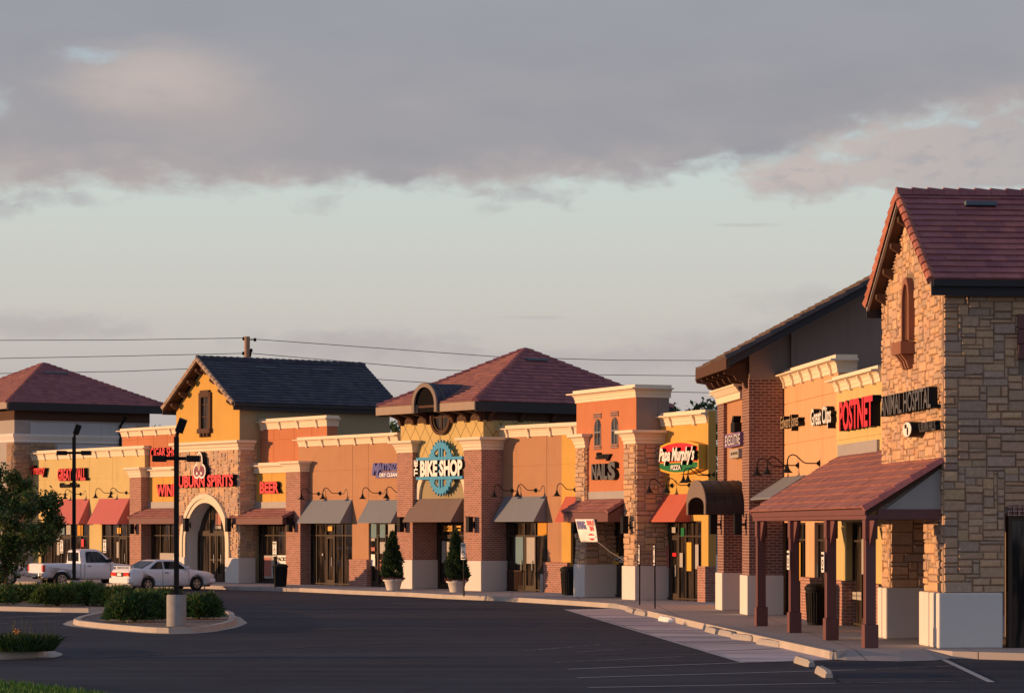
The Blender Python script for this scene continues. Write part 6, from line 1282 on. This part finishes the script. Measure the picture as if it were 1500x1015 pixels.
n1, n2, n3 = t.noise(v1, 1.0, 5, .5, .2), t.noise(v2, 1.0, 4, .5, .3), t.noise(v3, 1.0, 4, .55, .3)
eb = t.math('ADD', 7.05, t.math('MULTIPLY', t.smooth(az, 1.0, 10.0), 1.3))
eb = t.math('ADD', eb, t.math('MULTIPLY', t.math('SUBTRACT', n2, .5), 1.5)); eb = t.math('ADD', eb, t.math('MULTIPLY', t.math('SUBTRACT', n3, .5), .75))
dd_ = t.math('SUBTRACT', el, eb)
deck = t.smooth(dd_, -.22, .40)
edge = t.math('MULTIPLY', t.smooth(dd_, -.25, .2), t.math('SUBTRACT', 1.0, t.smooth(dd_, .15, 1.0)))
def blob(a0, e0, ra, re, nz=.8, nn=None):
    q = t.math('SQRT', t.math('ADD', t.math('POWER', t.math('DIVIDE', t.math('SUBTRACT', az, a0), ra), 2.0), t.math('POWER', t.math('DIVIDE', t.math('SUBTRACT', el, e0), re), 2.0)))
    return t.math('ADD', q, t.math('MULTIPLY', t.math('SUBTRACT', n2 if nn is None else nn, .5), nz))
inv = lambda q, a, b: t.math('SUBTRACT', 1.0, t.smooth(q, a, b))
dark_c = t.ramp(t.math('ADD', t.math('MULTIPLY', n1, .7), t.math('MULTIPLY', n2, .3)), [(.26, (.31, .312, .352)), (.5, (.355, .35, .382)), (.74, (.405, .385, .40))])
dark_c = t.mix(t.math('MULTIPLY', t.smooth(el, 8.6, 11), .45), dark_c, (.34, .36, .42))
dark_c = t.mix(t.math('MULTIPLY', t.math('MULTIPLY', t.smooth(az, 4, -10), t.smooth(el, 9.6, 7.4)), .45), dark_c, (.43, .39, .40))
dark_c = t.mix(t.math('MULTIPLY', t.math('MULTIPLY', edge, .65), t.smooth(n1, .36, .6)), dark_c, (.54, .46, .44))
pk = inv(blob(-7.6, 9.35, 2.4, .75, 1.4), .0, 1.3); dark_c = t.mix(t.math('MULTIPLY', pk, .85), dark_c, (.60, .51, .47))
pk = inv(blob(-6.2, 8.6, 2.6, .9, 1.4), .0, 1.3); dark_c = t.mix(t.math('MULTIPLY', pk, .4), dark_c, (.56, .47, .44))
sky_c = t.mix(deck, clear, dark_c)
gap = inv(blob(-8.8, 9.7, .8, .18, 2.2, n3), -.2, 1.2); sky_c = t.mix(t.math('MULTIPLY', gap, .75), sky_c, (.47, .58, .64))
gap = inv(blob(-10.7, 8.7, .5, .4, 2.2, n3), -.3, 1.2); sky_c = t.mix(t.math('MULTIPLY', gap, .6), sky_c, (.50, .58, .60))
# soft lit cumulus at the right, a few torn scraps, thin low haze bars
cu = t.math('MAXIMUM', inv(blob(10.0, 7.62, 4.4, .95, 1.0, n3), .6, 1.0), inv(blob(6.2, 7.25, 1.8, .55, 1.2, n3), .45, 1.05))
cc = t.mix(t.smooth(az, 5.5, 11.5), (.585, .495, .465), (.48, .435, .44)); cc = t.mix(t.math('MULTIPLY', t.smooth(n3, .46, .7), .7), cc, (.40, .375, .41)); cc = t.mix(t.math('MULTIPLY', t.smooth(el, 7.3, 6.7), .5), cc, (.42, .40, .42))
sky_c = t.mix(t.math('MULTIPLY', cu, .92), sky_c, cc)
for a0, e0, ra, re, k_ in ((.4, 6.95, 1.1, .2, .5), (-.3, 6.65, .5, .2, .35), (3.0, 7.35, .9, .25, .5), (-9.8, 6.8, 1.8, .2, .4), (-4.1, 6.8, .5, .3, .35), (-10.6, 6.5, .6, .25, .45)):
    sky_c = t.mix(t.math('MULTIPLY', inv(blob(a0, e0, ra, re, 2.6, n3), .1, 1.15), k_), sky_c, (.42, .40, .43))
for a0, e0, ra, re, k_ in ((-9.8, 4.15, 2.4, .30, .6), (-3.2, 3.8, 2.6, .38, .7), (2.0, 3.5, 4.5, .30, .6), (5.4, 3.9, 3.0, .35, .5), (7.2, 4.6, 2.4, .45, .45), (4.9, 6.3, .7, .045, .4), (.4, 4.4, .7, .05, .35)):
    sky_c = t.mix(t.math('MULTIPLY', inv(blob(a0, e0, ra, re, 1.5, n3), .2, 1.3), k_), sky_c, (.47, .43, .445))
sky_c = t.mix(t.smooth(el, 10.8, 20), sky_c, t.mix(t.smooth(n1, .42, .66), (.175, .195, .27), (.25, .285, .37)))
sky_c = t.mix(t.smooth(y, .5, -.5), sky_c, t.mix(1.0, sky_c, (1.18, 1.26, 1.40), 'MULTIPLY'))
sky_c = t.mix(t.smooth(el, .2, -1.0), sky_c, (.06, .055, .06))
final = t.mix(.07, t.mix(1.0, sky_c, (S_, S_, S_), 'MULTIPLY'), sky.outputs[0])
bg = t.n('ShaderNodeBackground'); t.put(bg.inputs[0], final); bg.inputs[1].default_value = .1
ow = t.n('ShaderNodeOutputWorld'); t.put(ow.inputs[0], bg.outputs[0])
vs = SC.view_settings; vs.view_transform = 'Standard'; vs.look = 'None'; vs.exposure = 0; vs.gamma = 1; vs.use_curve_mapping = False
SC.render.resolution_x = 1024; SC.render.resolution_y = 692
SC.render.engine = 'CYCLES'; SC.cycles.max_bounces = 6; SC.cycles.use_denoising = True
bpy.context.view_layer.update()
